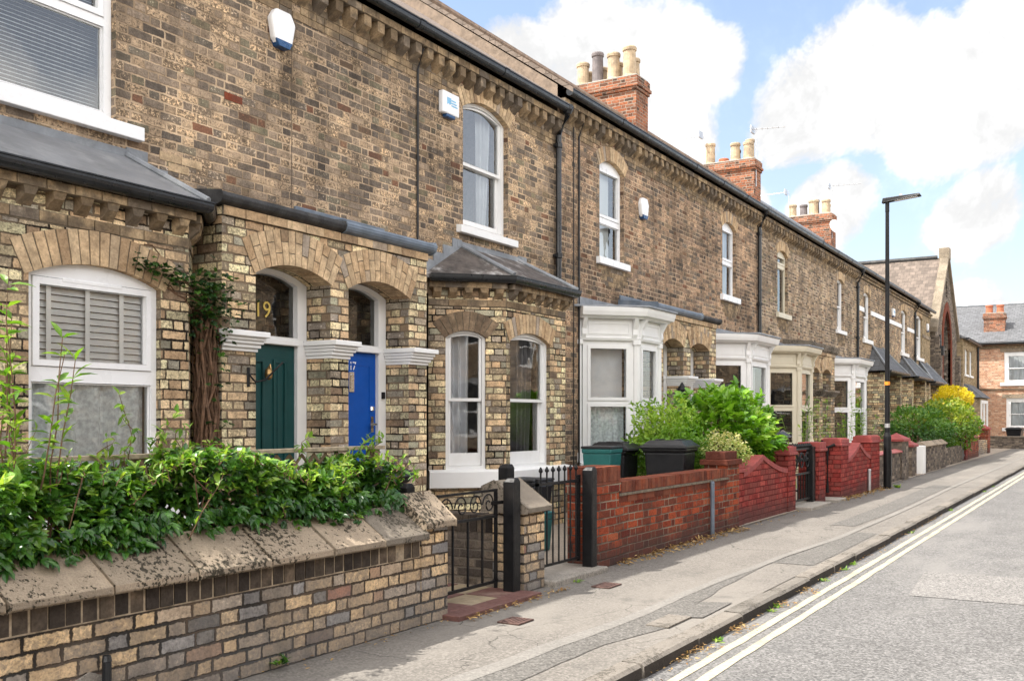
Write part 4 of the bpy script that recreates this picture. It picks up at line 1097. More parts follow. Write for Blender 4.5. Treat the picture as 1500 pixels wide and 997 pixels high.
# ------------------------------------------------------------------ chapel
CD = 6.55; c0, c1, ca = 45.9, 52.6, 49.25
ch = thing('chapel', 'stone chapel gable with pointed red arched window', 'chapel', (-CD, ca, 0))
K = face(CD); ze, zp = 5.3, 8.75
def pointed(u0, u1, v0, vs, vp, n=8):
    p = [(u0, v0), (u1, v0)]; um = (u0 + u1) / 2
    for i in range(n + 1): t = i / n; p.append((u1 - (u1 - um) * (1 - math.cos(t * 1.35)) / (1 - math.cos(1.35)), vs + (vp - vs) * math.sin(t * 1.35) / math.sin(1.35)))
    q = [(u0 + u1 - a, b) for a, b in p[2:-1]][::-1]
    return p + q
win = pointed(47.9, 50.4, 1.9, 4.6, 6.3)
vent = pointed(48.95, 49.5, 6.9, 7.3, 7.7)
vent2 = pointed(46.75, 47.05, 3.6, 5.2, 5.6); vent3 = pointed(51.4, 51.7, 3.6, 5.0, 5.4)
mb = MB(); mb.sheet(K, [(c0, 0), (c1, 0), (c1, ze), (ca, zp), (c0, ze)], [win, vent], 0)
mb.reveal(K, win, -.35, 0); mb.reveal(K, vent, -.3, 0)
for y in (c0, c1): mb.poly([(-CD, y, 0), (-18, y, 0), (-18, y, ze), (-CD, y, ze)] if y == c1 else [(-18, y, 0), (-CD, y, 0), (-CD, y, ze), (-18, y, ze)])
mb.poly([(-18, c0, 0), (-18, c0, ze), (-18, ca, zp), (-18, c1, ze), (-18, c1, 0)])
mb.build('wall', M['rubble'], ch)
vb = MB(); big = pointed(47.6, 50.7, 1.9, 4.6, 6.7); vb.slab(K, big, [win], -.1, .05); vb.build('brick_arch', M['redpaint'] if 0 else M['redsingle'], ch)
gm = MB(); gm.sheet(K, win, [], -.25); gm.sheet(K, vent, [], -.22); gm.build('stained_window', M['glassdk'], ch)
tr = MB(); tr.fbox(K, 49.08, 49.22, 1.9, 6.25, -.24, -.14); tr.fbox(K, 47.9, 50.4, 3.4, 3.5, -.24, -.15); tr.fbox(K, 47.9, 50.4, 4.55, 4.65, -.24, -.15); tr.build('window_tracery', M['coping2'], ch)
rb = MB(); L = math.hypot(ca - c0, zp - ze)
for y0_, s_ in ((c0 - .15, 1), (c1 + .15, -1)):
    zz = ze - .15 * (zp - ze) / (ca - c0)
    p = [(-18.2, y0_, zz), (-CD - .2, y0_, zz), (-CD - .2, ca, zp), (-18.2, ca, zp)]
    rb.poly(p if s_ > 0 else p[::-1], 0, .5, [(0, 0), (11.4, 0), (11.4, L), (0, L)] if s_ > 0 else [(0, L), (11.4, L), (11.4, 0), (0, 0)])
    p2 = [(a, b, c - .12) for a, b, c in p]
    rb.poly(p2[::-1] if s_ > 0 else p2, 0, .5)
rb.build('roof', M['chapelroof'], ch)
rr = MB(); rr.tube([(-18.2, ca, zp + .02), (-CD - .4, ca, zp + .02)], .11, 8); rr.build('ridge_tile', M['darkstone'], ch)
cp = MB()
for y0_, y1_, z0_, z1_ in ((c0 - .25, ca, ze - .1, zp + .12), (ca, c1 + .25, zp + .12, ze - .1)):
    cp.hexa([(-CD - .25, y0_, z0_ - .12), (-CD + .12, y0_, z0_ - .12), (-CD + .12, y1_, z1_ - .12), (-CD - .25, y1_, z1_ - .12)],
            [(-CD - .25, y0_, z0_ + .1), (-CD + .12, y0_, z0_ + .1), (-CD + .12, y1_, z1_ + .1), (-CD - .25, y1_, z1_ + .1)])
cp.dbox(CD - .14, CD + .3, ca - .28, ca + .28, zp - .1, zp + .42)
cp.build('gable_coping', M['sandstone'], ch, bevel=.02)
pl = MB(); pl.dbox(CD - .2, CD, 46.0, 46.5, 0, 4.4); pl.dbox(CD - .14, CD, 46.0, 46.5, 4.401, 4.9); pl.build('buttress', M['rubble'], ch, bevel=.01)
pl = MB(); pl.dbox(CD - .2, CD, 52.1, 52.55, 0, 4.4); pl.build('buttress', M['rubble'], ch, bevel=.01)
ex = MB(); ex.tube([(-CD + .14, 46.25, 5.0), (-CD + .14, 46.25, 2.4)], .05, 8); ex.dbox(CD - .3, CD, 46.05, 46.4, 4.1, 4.5); ex.build('downpipe', M['black'], ch)

# ------------------------------------------------------------------ small house past the chapel, and the house that closes the street
Jd = 6.3; J = thing('corner_house', 'small brick house between chapel and end house', 'house', (-Jd, 55.6, 0)); f = face(Jd)
ws = [(53.6, 54.7, 3.6, 4.75, .1), (55.5, 56.6, 3.6, 4.75, .1)]
mb = MB(); mb.sheet(f, rect(52.8, 58.5, 0, 5.3), [arch(*w) for w in ws], 0)
for w in ws: mb.reveal(f, arch(*w), -.2, 0)
mb.poly([(-13, 52.8, 0), (-Jd, 52.8, 0), (-Jd, 52.8, 5.3), (-13, 52.8, 5.3)]); mb.poly([(-Jd, 58.5, 0), (-13, 58.5, 0), (-13, 58.5, 5.3), (-Jd, 58.5, 5.3)]); mb.poly([(-13, 58.5, 0), (-13, 52.8, 0), (-13, 52.8, 5.3), (-13, 58.5, 5.3)])
mb.build('wall', M['pale'], J)
for w in ws: sash_window(J, f, *w, .06, None, sill=(.1, .12, .06), ft=.1, st=.08)
rb = MB(); rb.hexa([(-Jd + .2, 52.7, 5.3), (-Jd + .2, 58.6, 5.3), (-13.2, 58.6, 5.3), (-13.2, 52.7, 5.3)][::-1], [(-9.4, 52.7, 7.2), (-9.4, 58.6, 7.2), (-9.9, 58.6, 7.2), (-9.9, 52.7, 7.2)][::-1]); rb.build('roof', M['greyroof'], J)
gutter(J, [(-Jd + .22, 52.7), (-Jd + .22, 58.6)], 5.28, .07, joints=False)
dp = MB(); dp.tube([(-Jd + .08, 58.4, 5.2), (-Jd + .08, 58.4, .2)], .06, 8); dp.build('downpipe', M['black'], J)
bb = MB(); bb.plan([(-Jd, 53.0), (-Jd + .7, 53.3), (-Jd + .7, 56.8), (-Jd, 57.1)], 0, 2.4); bb.build('bay_wall', M['pale'], J)
br = MB(); br.hexa([(-Jd, 52.9, 2.42), (-Jd + .85, 53.1, 2.42), (-Jd + .85, 57.0, 2.42), (-Jd, 57.2, 2.42)], [(-Jd, 53.2, 3.1), (-Jd + .05, 53.3, 3.1), (-Jd + .05, 56.8, 3.1), (-Jd, 56.9, 3.1)]); br.build('bay_roof', M['slate'], J)
pw = MB(); fr2 = face(Jd - .7); pw.slab(fr2, rect(53.6, 56.5, .8, 2.3), [rect(53.75, 54.95, .95, 2.15), rect(55.1, 56.35, .95, 2.15)], -.02, .05); wj = pw.build('bay_window', M['white'], J)
g = MB(); g.sheet(fr2, rect(53.7, 56.4, .9, 2.2), [], .012); g.build('pane', M['glass'], wj)

EY = 60.0
EH = thing('end_house', 'orange brick house facing down the street, grey hipped roof', 'house', (-2, EY, 0)); f = Fr((0, EY), (1, 0))   # u = X, faces the camera
ws = [(-5.1, -3.2, 3.35, 5.0, 0), (-5.0, -3.3, .9, 2.5, 0), (-1, .6, 3.35, 5.0, 0), (-1, .6, .9, 2.5, 0)]
mb = MB(); mb.sheet(f, rect(-12, 6, 0, 5.5), [arch(*w) for w in ws], 0)
for w in ws: mb.reveal(f, arch(*w), -.2, 0)
mb.poly([(6, EY, 0), (6, EY + 8, 0), (6, EY + 8, 5.5), (6, EY, 5.5)]); mb.poly([(-12, EY + 8, 0), (-12, EY, 0), (-12, EY, 5.5), (-12, EY + 8, 5.5)]); mb.poly([(6, EY + 8, 0), (-12, EY + 8, 0), (-12, EY + 8, 5.5), (6, EY + 8, 5.5)])
mb.build('wall', M['orange'], EH)
def dE(w, fr, a, b, v0, v1, vm, ww): curtain(w, fr, a - .05, b + .05, v0, v1, ww, 'curtain', .05, .3, name='net_curtain')
for w in ws: sash_window(EH, f, *w, .06, None, sill=(.2, .18, .08), ft=.13, st=.09, dress=dE)
bd = MB(); bd.fbox(f, -11.99, 5.99, 2.93, 3.02, 0, .06); bd.fbox(f, -11.99, 5.99, 5.2, 5.34, 0, .05); bd.build('brick_band', M['vousdk'], EH)
for w in ws:
    l = MB(); l.fbox(f, w[0] - .2, w[1] + .2, w[3] + .0, w[3] + .22, -.05, .03); l.build('lintel', M['coping'], EH)
rb = MB(); z0, z1 = 5.5, 8.0
pts = [(-12.3, EY - .3, z0), (6.3, EY - .3, z0), (6.3, EY + 8.3, z0), (-12.3, EY + 8.3, z0)]; ra, rb2 = (-8.2, EY + 4, z1), (2.2, EY + 4, z1)
Ls = math.hypot(4.3, 2.5)
rb.poly([pts[0], pts[1], rb2, ra], 0, .5, [(-12.3, 0), (6.3, 0), (2.2, Ls), (-8.2, Ls)]); rb.poly([pts[1], pts[2], rb2], 0, .5, [(0, 0), (8.6, 0), (4.3, Ls)])
rb.poly([pts[2], pts[3], ra, rb2], 0, .5, [(0, 0), (18.6, 0), (14.5, Ls), (4.1, Ls)]); rb.poly([pts[3], pts[0], ra], 0, .5, [(0, 0), (8.6, 0), (4.3, Ls)]); rb.poly(pts[::-1], 0, .5)
ro = rb.build('roof', M['greyroof'], EH)
rt = MB(); rt.tube([ra, rb2], .12, 8); rt.tube([pts[0], ra], .1, 8); rt.build('ridge_tile', M['lead'], ro)
g = MB(); g.tube([(-12.3, EY - .34, 5.47), (6.3, EY - .34, 5.47)], .08, 8); g.build('gutter', M['black'], EH)
chimney(EH, 60.9, 61.6, 5.15, 6.2, 5.9, 7.2, [(61.25, 5.4, .5, .16, 'potred'), (61.25, 5.95, .5, .16, 'potred')])

# ------------------------------------------------------------------ the terrace across the road (behind the camera's right shoulder; seen in the window panes)
for i, (y0, y1, lab) in enumerate(((-12, 2, 'sunlit brick house across the road, the one nearest the camera'), (2, 16, 'sunlit brick house across the road facing the blue door'), (16, 30, 'sunlit brick house across the road facing the cream bay'), (30, 44, 'sunlit brick house across the road facing the white band'))):
    o = thing('opposite_house', lab, 'house', (9.2, (y0 + y1) / 2, 0)); fo_ = Fr((9.2, 0), (0, -1))   # u = -Y, faces -X
    ws = []
    for q in range(3):
        c_ = y0 + 2.4 + q * 4.6
        ws += [(-c_ - .55, -c_ + .55, 3.6, 5.2, .1), (-c_ - 1.0, -c_ + 1.0, .8, 2.5, .15)]
    mb = MB(); mb.sheet(fo_, rect(-y1, -y0, -.1, 5.9), [arch(*w) for w in ws], 0)
    for w in ws: mb.reveal(fo_, arch(*w), -.15, 0)
    mb.poly([(9.2, y0, -.1), (17, y0, -.1), (17, y0, 5.9), (9.2, y0, 5.9)]); mb.poly([(17, y1, -.1), (9.2, y1, -.1), (9.2, y1, 5.9), (17, y1, 5.9)]); mb.poly([(17, y0, -.1), (17, y1, -.1), (17, y1, 5.9), (17, y0, 5.9)])
    mb.build('wall', M['facade'], o)
    for w in ws:
        m_ = MB(); m_.slab(fo_, arch(*w), [rect(w[0] + .1, w[1] - .1, w[2] + .1, (w[2] + w[3]) / 2 - .03), rect(w[0] + .1, w[1] - .1, (w[2] + w[3]) / 2 + .03, w[3] - .02)], -.15, -.08); wo = m_.build('window', M['white'], o)
        g = MB(); g.sheet(fo_, rect(w[0] + .05, w[1] - .05, w[2] + .05, w[3]), [], -.12); g.build('pane', M['black'], wo)
    rb = MB(); L = math.hypot(4.1, 2.5)
    rb.poly([(8.9, y1, 5.85), (8.9, y0, 5.85), (13, y0, 8.4), (13, y1, 8.4)], 0, .5, [(y1, 0), (y0, 0), (y0, L), (y1, L)]); rb.poly([(17.1, y0, 5.85), (17.1, y1, 5.85), (13, y1, 8.4), (13, y0, 8.4)], 0, .5, [(y0, 0), (y1, 0), (y1, L), (y0, L)])
    rb.poly([(8.9, y0, 5.85), (8.9, y1, 5.85), (17.1, y1, 5.85), (17.1, y0, 5.85)], 0, .5); rb.poly([(8.9, y0, 5.85), (17.1, y0, 5.85), (13, y0, 8.4)], 0, .5); rb.poly([(17.1, y1, 5.85), (8.9, y1, 5.85), (13, y1, 8.4)], 0, .5)
    rb.build('roof', M['slate'], o)
# ------------------------------------------------------------------ ground, road, pavement
def flat(name, pts, z, mat, kind='structure', sub=None):
    mb = MB(); mb.poly([(x, y, z) for x, y in pts], 0, .5); o = mb.build(name, M[mat]); o['kind'] = kind; return o
KD, RZ = 2.22, -.075
flat('ground', [(-400, -300), (400, -300), (400, 500), (-400, 500)], -.14, 'yard')
flat('road', [(-KD - .02, -40), (40, -40), (40, 140), (-KD - .02, 140)], RZ, 'road')
flat('pavement', [(-4.6, -30), (-KD - .13, -30), (-KD - .13, 49), (-4.6, 49)], 0, 'pave')
flat('garden_ground', [(-14, -20), (-4.0, -20), (-4.0, 72), (-14, 72)], .012, 'yard')
flat('far_pavement', [(-4.6, 49), (-1.0, 49), (12, 49), (12, 59.9), (-4.6, 59.9)], .004, 'pave')
# kerb stones
kb = MB(); y = -30.0
while y < 49:
    L = .9 + U(-.05, .06); dz, dx = U(-.006, .004), U(-.008, .008)
    if 6.6 < y < 8.2: dz -= .004
    c = .02
    prof = [(-KD - .13, -.2), (-KD + dx + .012, -.2), (-KD + dx, -.012 + dz), (-KD - .022 + dx, .006 + dz), (-KD - .13, .005 + dz)]
    a = [(p[0], y + .006, p[1]) for p in prof]; b = [(p[0], y + L - .006, p[1]) for p in prof]
    rn = R(); kb.poly(a, 0, rn); kb.poly(b[::-1], 0, rn)
    for i in range(5):
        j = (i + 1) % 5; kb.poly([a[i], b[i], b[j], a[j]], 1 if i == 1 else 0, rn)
    y += L
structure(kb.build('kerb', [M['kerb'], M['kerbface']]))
structure_far = None
# double yellow lines, worn edges
for d0, d1 in ((2.085, 2.025), (1.955, 1.895)):
    mb = MB(); ys = [-5 + i * .22 for i in range(int(55 / .22))]
    l = [(-d0 + U(-.005, .005), -d1 + U(-.005, .005)) for _ in ys]
    for i in range(len(ys) - 1):
        mb.poly([(l[i][0], ys[i], RZ + .004), (l[i][1], ys[i], RZ + .004), (l[i + 1][1], ys[i + 1], RZ + .004), (l[i + 1][0], ys[i + 1], RZ + .004)], 0, .5)
    o = mb.build('yellow_line', M['yellow']); structure(o)
def blob(name, ctr, z, mat):
    """a patch between two wavy edges: ctr = [(y, dL, dR)]"""
    mb = MB(); pts = []
    for (y0, a0, b0), (y1, a1, b1) in zip(ctr, ctr[1:]):
        for i in range(6):
            t = i / 6; s = t * t * (3 - 2 * t)
            pts.append((y0 + (y1 - y0) * t, a0 + (a1 - a0) * s + U(-.006, .006), b0 + (b1 - b0) * s + U(-.006, .006)))
    pts.append(ctr[-1])
    for p, q in zip(pts, pts[1:]):
        mb.poly([(-p[1], p[0], z), (-p[2], p[0], z), (-q[2], q[0], z), (-q[1], q[0], z)], 0, .5)
    return structure(mb.build(name, M[mat]))
# trench reinstatements in the pavement
blob('pavement_trench', [(-1, 3.02, 2.88), (3.5, 3.0, 2.86), (5.0, 2.93, 2.81), (6.2, 2.86, 2.76), (7.6, 2.88, 2.8), (9.3, 2.84, 2.76), (12, 2.72, 2.64), (16, 2.72, 2.64), (22, 2.8, 2.72), (40, 2.8, 2.72)], .006, 'patchlt')
blob('pavement_patch', [(-1, 2.88, 2.62), (4.2, 2.87, 2.62), (5.2, 2.81, 2.62), (6.3, 2.765, 2.46), (7.0, 2.8, 2.62), (7.9, 2.79, 2.70), (9.0, 2.77, 2.75)], .004, 'patchdk')
blob('pavement_patch', [(9.3, 2.75, 2.38), (11, 2.68, 2.38), (12.3, 2.64, 2.40)], .004, 'patchdk')
blob('pavement_patch', [(13.0, 3.1, 2.8), (15, 3.1, 2.76), (22, 3.2, 2.84)], .004, 'patchdk')
flat('pavement_patch', [(-2.62, 6.35), (-2.39, 6.45), (-2.40, 7.1), (-2.6, 7.0)], .0075, 'patchdk')
for x0, x1, y0, y1 in ((-1.52, 2.6, 8.55, 10.1), (-.3, .6, 5.3, 5.6)):
    mb = MB(); mb.poly([(x0 + .1, y0, RZ + .004), (x1, y0 + .1, RZ + .004), (x1, y1, RZ + .004), (x0, y1 - .1, RZ + .004)], 0, .5); structure(mb.build('road_patch', M['roadpatch']))
# small covers set in the pavement
def cover(x, y, w, h, lab):
    mb = MB(); mb.box(x - w / 2, x + w / 2, y - h / 2, y + h / 2, .002, .012)
    for i in range(5): mb.box(x - w / 2 + .015 + i * (w - .03) / 5, x - w / 2 + .015 + i * (w - .03) / 5 + .015, y - h / 2 + .02, y + h / 2 - .02, .0122, .016)
    tag(mb.build('stopcock_cover', M['rust'], base=(x, y, 0), bevel=.002), lab, 'drain cover', 'small rusty covers in the pavement')
cover(-3.42, 5.70, .17, .20, 'small rusty cover in the pavement in front of the tiled gate step')
cover(-3.52, 7.3, .16, .24, 'small rusty cover in the pavement below the tall railing gate')
gc = MB(); gc.box(-2.62, -2.46, 6.02, 6.42, .004, .013); o = gc.build('broken_paving', M['kerb'], base=(-2.5, 6.2, 0)); tag(o, 'broken buff cover set in the dark pavement patch', 'drain cover')
# tiled step at the left gate, concrete step at the right gate
st = MB(); st.dbox(3.74, 3.9, 5.5, 6.62, -.1, .034, 0)
for i in range(3):
    for j in range(3):
        st.dbox(3.91 + i * .3, 4.2 + i * .3, 5.55 + j * .36, 5.9 + j * .36, -.1, .03 + U(0, .003), (i + j) % 2)
structure(st.build('path', [M['tilered'], M['tilebuff']], bevel=.004))
s2 = MB(); s2.dbox(3.84, 4.3, 7.02, 8.0, -.1, .05); structure(s2.build('path', M['concrete'], bevel=.012))
s3 = MB(); s3.dbox(3.82, 4.3, 14.85, 16.1, -.1, .05); structure(s3.build('path', M['concrete'], bevel=.012))
s3 = MB(); s3.dbox(3.82, 4.3, 16.55, 17.1, -.1, .05); structure(s3.build('path', M['concrete'], bevel=.012))

# ------------------------------------------------------------------ garden walls
def wallbox(mb, d0, d1, y0, y1, z1, z0=-.05):
    mb.dbox(d0, d1, y0, y1, z0, z1)
# stone-coped wall in front of number 19
w = thing('garden_wall', 'low yellow brick garden wall with pitted sloping stone coping', 'wall', (-3.98, 3, 0))
mb = MB(); wallbox(mb, 3.88, 4.1, .2, 5.27, .452); mb.dbox(3.95, 4.1, .2, 5.56, .4501, .58); mb.build('brickwork', M['front'], w)
f = face(3.88); mb = MB(); brickrow(mb, f, .2, 5.24, .458, .568, -.075, .006, .083, .012, 0, .006); mb.fbox(f, .2, 5.25, .452, .566, -.08, .001, 1, .5)
mb.build('soldier_course', [M['soldier'], M['mortarlt']], w)
ys = [.4, .88, 1.36, 1.88, 2.37, 2.87, 3.355, 3.84, 4.33, 4.80, 5.26]
for a, b in zip(ys, ys[1:]):
    mb = MB(); y0, y1 = a + .008, b - .008; e = U(-.006, .006); g = U(-.005, .005)
    prof = [(3.815, .568), (3.80 + e, .578), (3.803 + e, .612 + g), (4.06, .785 + g), (4.19, .73), (4.19, .568)]
    mb.poly([(-d, y0, z) for d, z in prof][::-1]); mb.poly([(-d, y1, z) for d, z in prof])
    for i in range(6):
        (d, z), (d2, z2) = prof[i], prof[(i + 1) % 6]; mb.poly([(-d, y0, z), (-d, y1, z), (-d2, y1, z2), (-d2, y0, z2)])
    mb.build('coping_stone', M['coping' if a < 4.5 else 'coping2'], w, bevel=.004)
mb = MB(); prof = [(3.83, .575), (3.83, .60), (4.06, .765), (4.18, .72), (4.18, .575)]
mb.poly([(-d, .4, z) for d, z in prof][::-1]); mb.poly([(-d, 5.25, z) for d, z in prof])
for i in range(5):
    (d, z), (d2, z2) = prof[i], prof[(i + 1) % 5]; mb.poly([(-d, .4, z), (-d, 5.25, z), (-d2, 5.25, z2), (-d2, .4, z2)])
mb.build('coping_bed', M['soldier'], w)
cp_ = MB(); cp_.slab(face(3.88), [(2.62, .03), (2.74, .01), (2.9, .04), (2.94, .12), (2.88, .2), (2.8, .235), (2.7, .2), (2.64, .13)], [], -.01, .007); cp_.build('cement_patch', M['concrete'], w, bevel=.003)
pr = MB(); pr.dbox(3.875, 4.12, 5.26, 5.56, -.05, .63); pi = pr.build('pier', M['front'], w)
def capstone(par, d0, d1, y0, y1, z0, zf, zt, mat='coping'):
    """weathered cap stone, sloping down to the pavement"""
    mb = MB(); prof = [(d0, z0), (d0, zf), (d0 + (d1 - d0) * .72, zt), (d1, zt - .05), (d1, z0)]
    mb.poly([(-d, y0, z) for d, z in prof][::-1]); mb.poly([(-d, y1, z) for d, z in prof])
    n = len(prof)
    for i in range(n):
        (d, z), (d2, z2) = prof[i], prof[(i + 1) % n]; mb.poly([(-d, y0, z), (-d, y1, z), (-d2, y1, z2), (-d2, y0, z2)])
    return mb.build('cap_stone', M[mat], par, bevel=.005)
capstone(pi, 3.82, 4.13, 5.235, 5.585, .632, .675, .86, 'coping')
# middle pier and the wall between the two gardens
w = thing('gate_pier', 'short patched brick pier between the two iron gates', 'wall', (-4.05, 6.85, 0))
mb = MB(); mb.dbox(3.93, 4.22, 6.68, 7.0, -.05, .62); mb.build('brickwork', M['front'], w); capstone(w, 3.88, 4.3, 6.64, 7.03, .621, .66, .87, 'coping2')
w = thing('dividing_wall', 'low dark brick wall dividing the two front gardens', 'wall', (-5.2, 6.82, 0))
mb = MB(); mb.dbox(4.24, 6.1, 6.74, 6.96, -.05, .44); mb.build('brickwork', M['rubble'], w)
f2 = Fr((-6.1, 6.74), (1, 0)); mb = MB(); brickrow(mb, f2, 0, 1.85, .442, .58, -.2, .006, .078, .01, 0); mb.fbox(f2, 0, 1.85, .4405, .572, -.2, -.004, 1, .5); mb.build('soldier_course', [M['soldier'], M['mortar']], w)
# bright red brick wall
w = thing('garden_wall', 'bright red brick garden wall with brick-on-edge coping and grey creasing', 'wall', (-4.1, 10, 0))
mb = MB(); mb.dbox(3.99, 4.2, 8.5, 11.55, -.05, .63); mb.build('brickwork', M['red'], w); f = face(3.99)
mb = MB(); mb.dbox(3.962, 4.22, 8.5, 11.6, .632, .655); mb.build('creasing_tiles', M['mortar'], w)
mb = MB(); f = face(3.985); brickrow(mb, f, 8.502, 11.57, .565, .631, -.1, .004, .225, .009, 0); mb.build('brick_course', M['redsingle'], w); f = face(3.99)
mb = MB(); brickrow(mb, f, 8.502, 11.58, .657, .765, -.215, .012, .078, .008, 0); mb.fbox(f, 8.502, 11.58, .656, .758, -.21, .004, 1, .5); mb.build('coping', [M['redsingle'], M['mortar']], w)
mb = MB(); mb.dbox(3.97, 4.25, 8.0, 8.5, -.05, .755); mb.dbox(3.955, 4.265, 7.985, 8.515, .68, .757); pi = mb.build('pier', M['red'], w)
mb = MB(); f = face(3.97); mb.dbox(3.955, 4.265, 7.985, 8.515, .758, .778); brickrow(mb, f, 7.99, 8.51, .78, .92, -.28, .01, .075, .008, 0); mb.build('cap', M['redsingle'], pi)
mb = MB(); mb.dbox(3.985, 4.26, 11.55, 12.04, -.05, .80); pi = mb.build('pier', M['red'], w)
mb = MB(); mb.dbox(3.95, 4.3, 11.5, 12.06, .80, .865); mb.dbox(4.0, 4.25, 11.56, 12.0, .865, .96); mb.build('cap', M['redsingle'], pi, bevel=.006)
def scallop_wall(label, D, y0, y1, zb, zpk, lp, rp, seam=True):
    """painted wall whose top rises in a curve to a point in the middle"""
    w = thing('garden_wall', label, 'wall', (-D - .1, (y0 + y1) / 2, 0)); f = face(D)
    m = (y0 + y1) / 2; n = 14; top = []
    for i in range(n + 1):
        t = i / n; y = y0 + (y1 - y0) * t; q = abs(t - .5) * 2
        top.append((y, zb + (zpk - zb) * (1 - q) ** 1.6 if q < .85 else zb + (zpk - zb) * .15 ** 1.6 * max(0, (1 - q) / .15)))
    mb = MB(); mb.slab(f, [(y0, -.05), (y1, -.05)] + top[::-1], [], -.21, 0); mb.build('brickwork', M['painted'], w)
    cp = MB()
    for (a, za), (b, zb_) in zip(top, top[1:]):
        cp.hexa([f(a, za - .055, -.225), f(b, zb_ - .055, -.225), f(b, zb_ + .012, -.225), f(a, za + .012, -.225)], [f(a, za - .055, .014), f(b, zb_ - .055, .014), f(b, zb_ + .012, .014), f(a, za + .012, .014)], 0, .5)
    cp.build('curved_coping', M['redpaint'], w, weld=True)
    for (a, b, z) in (lp, rp):
        if not z: continue
        mb = MB(); mb.dbox(D - .02, D + .3, a, b, -.05, z - .12); pi = mb.build('pier', M['painted'], w)
        mb = MB(); mb.dbox(D - .05, D + .33, a - .03, b + .03, z - .12, z - .075); mb.dbox(D - .03, D + .31, a - .01, b + .01, z - .075, z - .0); mb.dbox(D + .0, D + .28, a + .02, b - .02, z, z + .015); mb.build('cap', M['redpaint'], pi, bevel=.008)
    return w
scallop_wall('red painted garden wall with curved top, under the laurel bush', 4.06, 12.05, 14.45, .63, .86, (12.05, 12.4, .80), (14.42, 14.8, .95))
w = thing('gate_pier', 'red painted pier beside the ornate iron gate, hinge on its side', 'wall', (-4.1, 16.3, 0))
mb = MB(); mb.dbox(4.02, 4.35, 16.1, 16.5, -.05, .84); mb.build('brickwork', M['painted'], w)
mb = MB(); mb.dbox(3.99, 4.38, 16.07, 16.53, .84, .885); mb.dbox(4.01, 4.36, 16.09, 16.51, .885, .985); mb.build('cap', M['redpaint'], w, bevel=.01)
scallop_wall('red painted garden wall with curved top, next to the street lamp', 3.93, 17.6, 19.6, .66, .92, (17.1, 17.65, 1.02), (19.5, 20.3, 1.03))
# darker walls further along
def darkwall(label, D, y0, y1, z, capmat, piers=(), mat='rubble', capz=.07, th=.23):
    w = thing('garden_wall', label, 'wall', (-D - .1, (y0 + y1) / 2, 0))
    mb = MB(); mb.dbox(D, D + th, y0, y1, -.05, z); mb.build('brickwork', M[mat], w)
    if capmat:
        mb = MB(); prof = [(D - .04, z + .001), (D - .04, z + .03), (D + th / 2, z + capz), (D + th + .04, z + .03), (D + th + .04, z + .001)]
        mb.poly([(-d, y0, q) for d, q in prof][::-1]); mb.poly([(-d, y1, q) for d, q in prof])
        for i in range(5):
            (d, q), (d2, q2) = prof[i], prof[(i + 1) % 5]; mb.poly([(-d, y0, q), (-d, y1, q), (-d2, y1, q2), (-d2, y0, q2)])
        mb.build('coping', M[capmat], w, bevel=.01)
    for a, b, h, m, cm in piers:
        mb = MB(); mb.dbox(D - .04, D + .34, a, b, -.05, h); pi = mb.build('pier', M[m], w)
        c = MB(); y_ = (a + b) / 2; q = [(-D + .08, a - .05, h), (-D + .08, b + .05, h), (-D - .38, b + .05, h), (-D - .38, a - .05, h)]
        c.hexa([(q[0][0], q[0][1], h + .002), (q[1][0], q[1][1], h + .002), (q[2][0], q[2][1], h + .002), (q[3][0], q[3][1], h + .002)], [(p[0], p[1], h + .05) for p in q])
        ap = (-D - .15, y_, h + .19)
        for i in range(4): j = (i + 1) % 4; c.poly([(q[i][0], q[i][1], h + .0505), (q[j][0], q[j][1], h + .0505), ap])
        c.build('cap', M[cm], pi)
    return w
darkwall('grey brick wall with pinkish coping behind the street lamp', 4.05, 20.4, 23.3, .62, 'pinkcap', [(23.3, 24.1, .86, 'rubble', 'redpaint')])
darkwall('stubby dark brick wall end with a bright red pointed cap', 4.1, 25.0, 25.3, .5, None, [(24.9, 25.5, .70, 'rubble', 'redpaint')])
w = darkwall('dark brick wall with white end and pale ridged coping', 4.05, 26.6, 30.3, .66, 'coping', [], capz=.14)
mb = MB(); mb.dbox(4.02, 4.32, 26.2, 26.598, -.05, .70); mb.build('painted_end', M['white'], w, bevel=.01)
darkwall('rough low stone wall under the yellow-green bush', 4.15, 30.35, 34.6, .52, None, [], 'rubble')
darkwall('brick wall with pink coping beyond the big bush', 4.2, 36.2, 39.6, .72, 'pinkcap', [(35.6, 36.1, .82, 'painted', 'coping')], 'red')
darkwall('far low brick wall with patchy yellow bricks', 4.3, 39.7, 43.5, .55, None, [(43.5, 44.2, .95, 'red', 'redpaint')], 'front')
w = thing('garden_wall', 'low dark brick wall across the front of the end house', 'wall', (-3, 51.2, 0))
mb = MB(); mb.dbox(3.3, 5.4, 51, 51.3, -.05, .52); mb.build('brickwork', M['rubble'], w)
mb = MB(); mb.dbox(3.26, 5.42, 50.95, 51.35, .521, .58); mb.build('coping', M['coping2'], w, bevel=.01)
mb = MB(); mb.dbox(3.0, 3.35, 50.95, 51.35, -.05, .62); mb.build('pier', M['orange'], w)

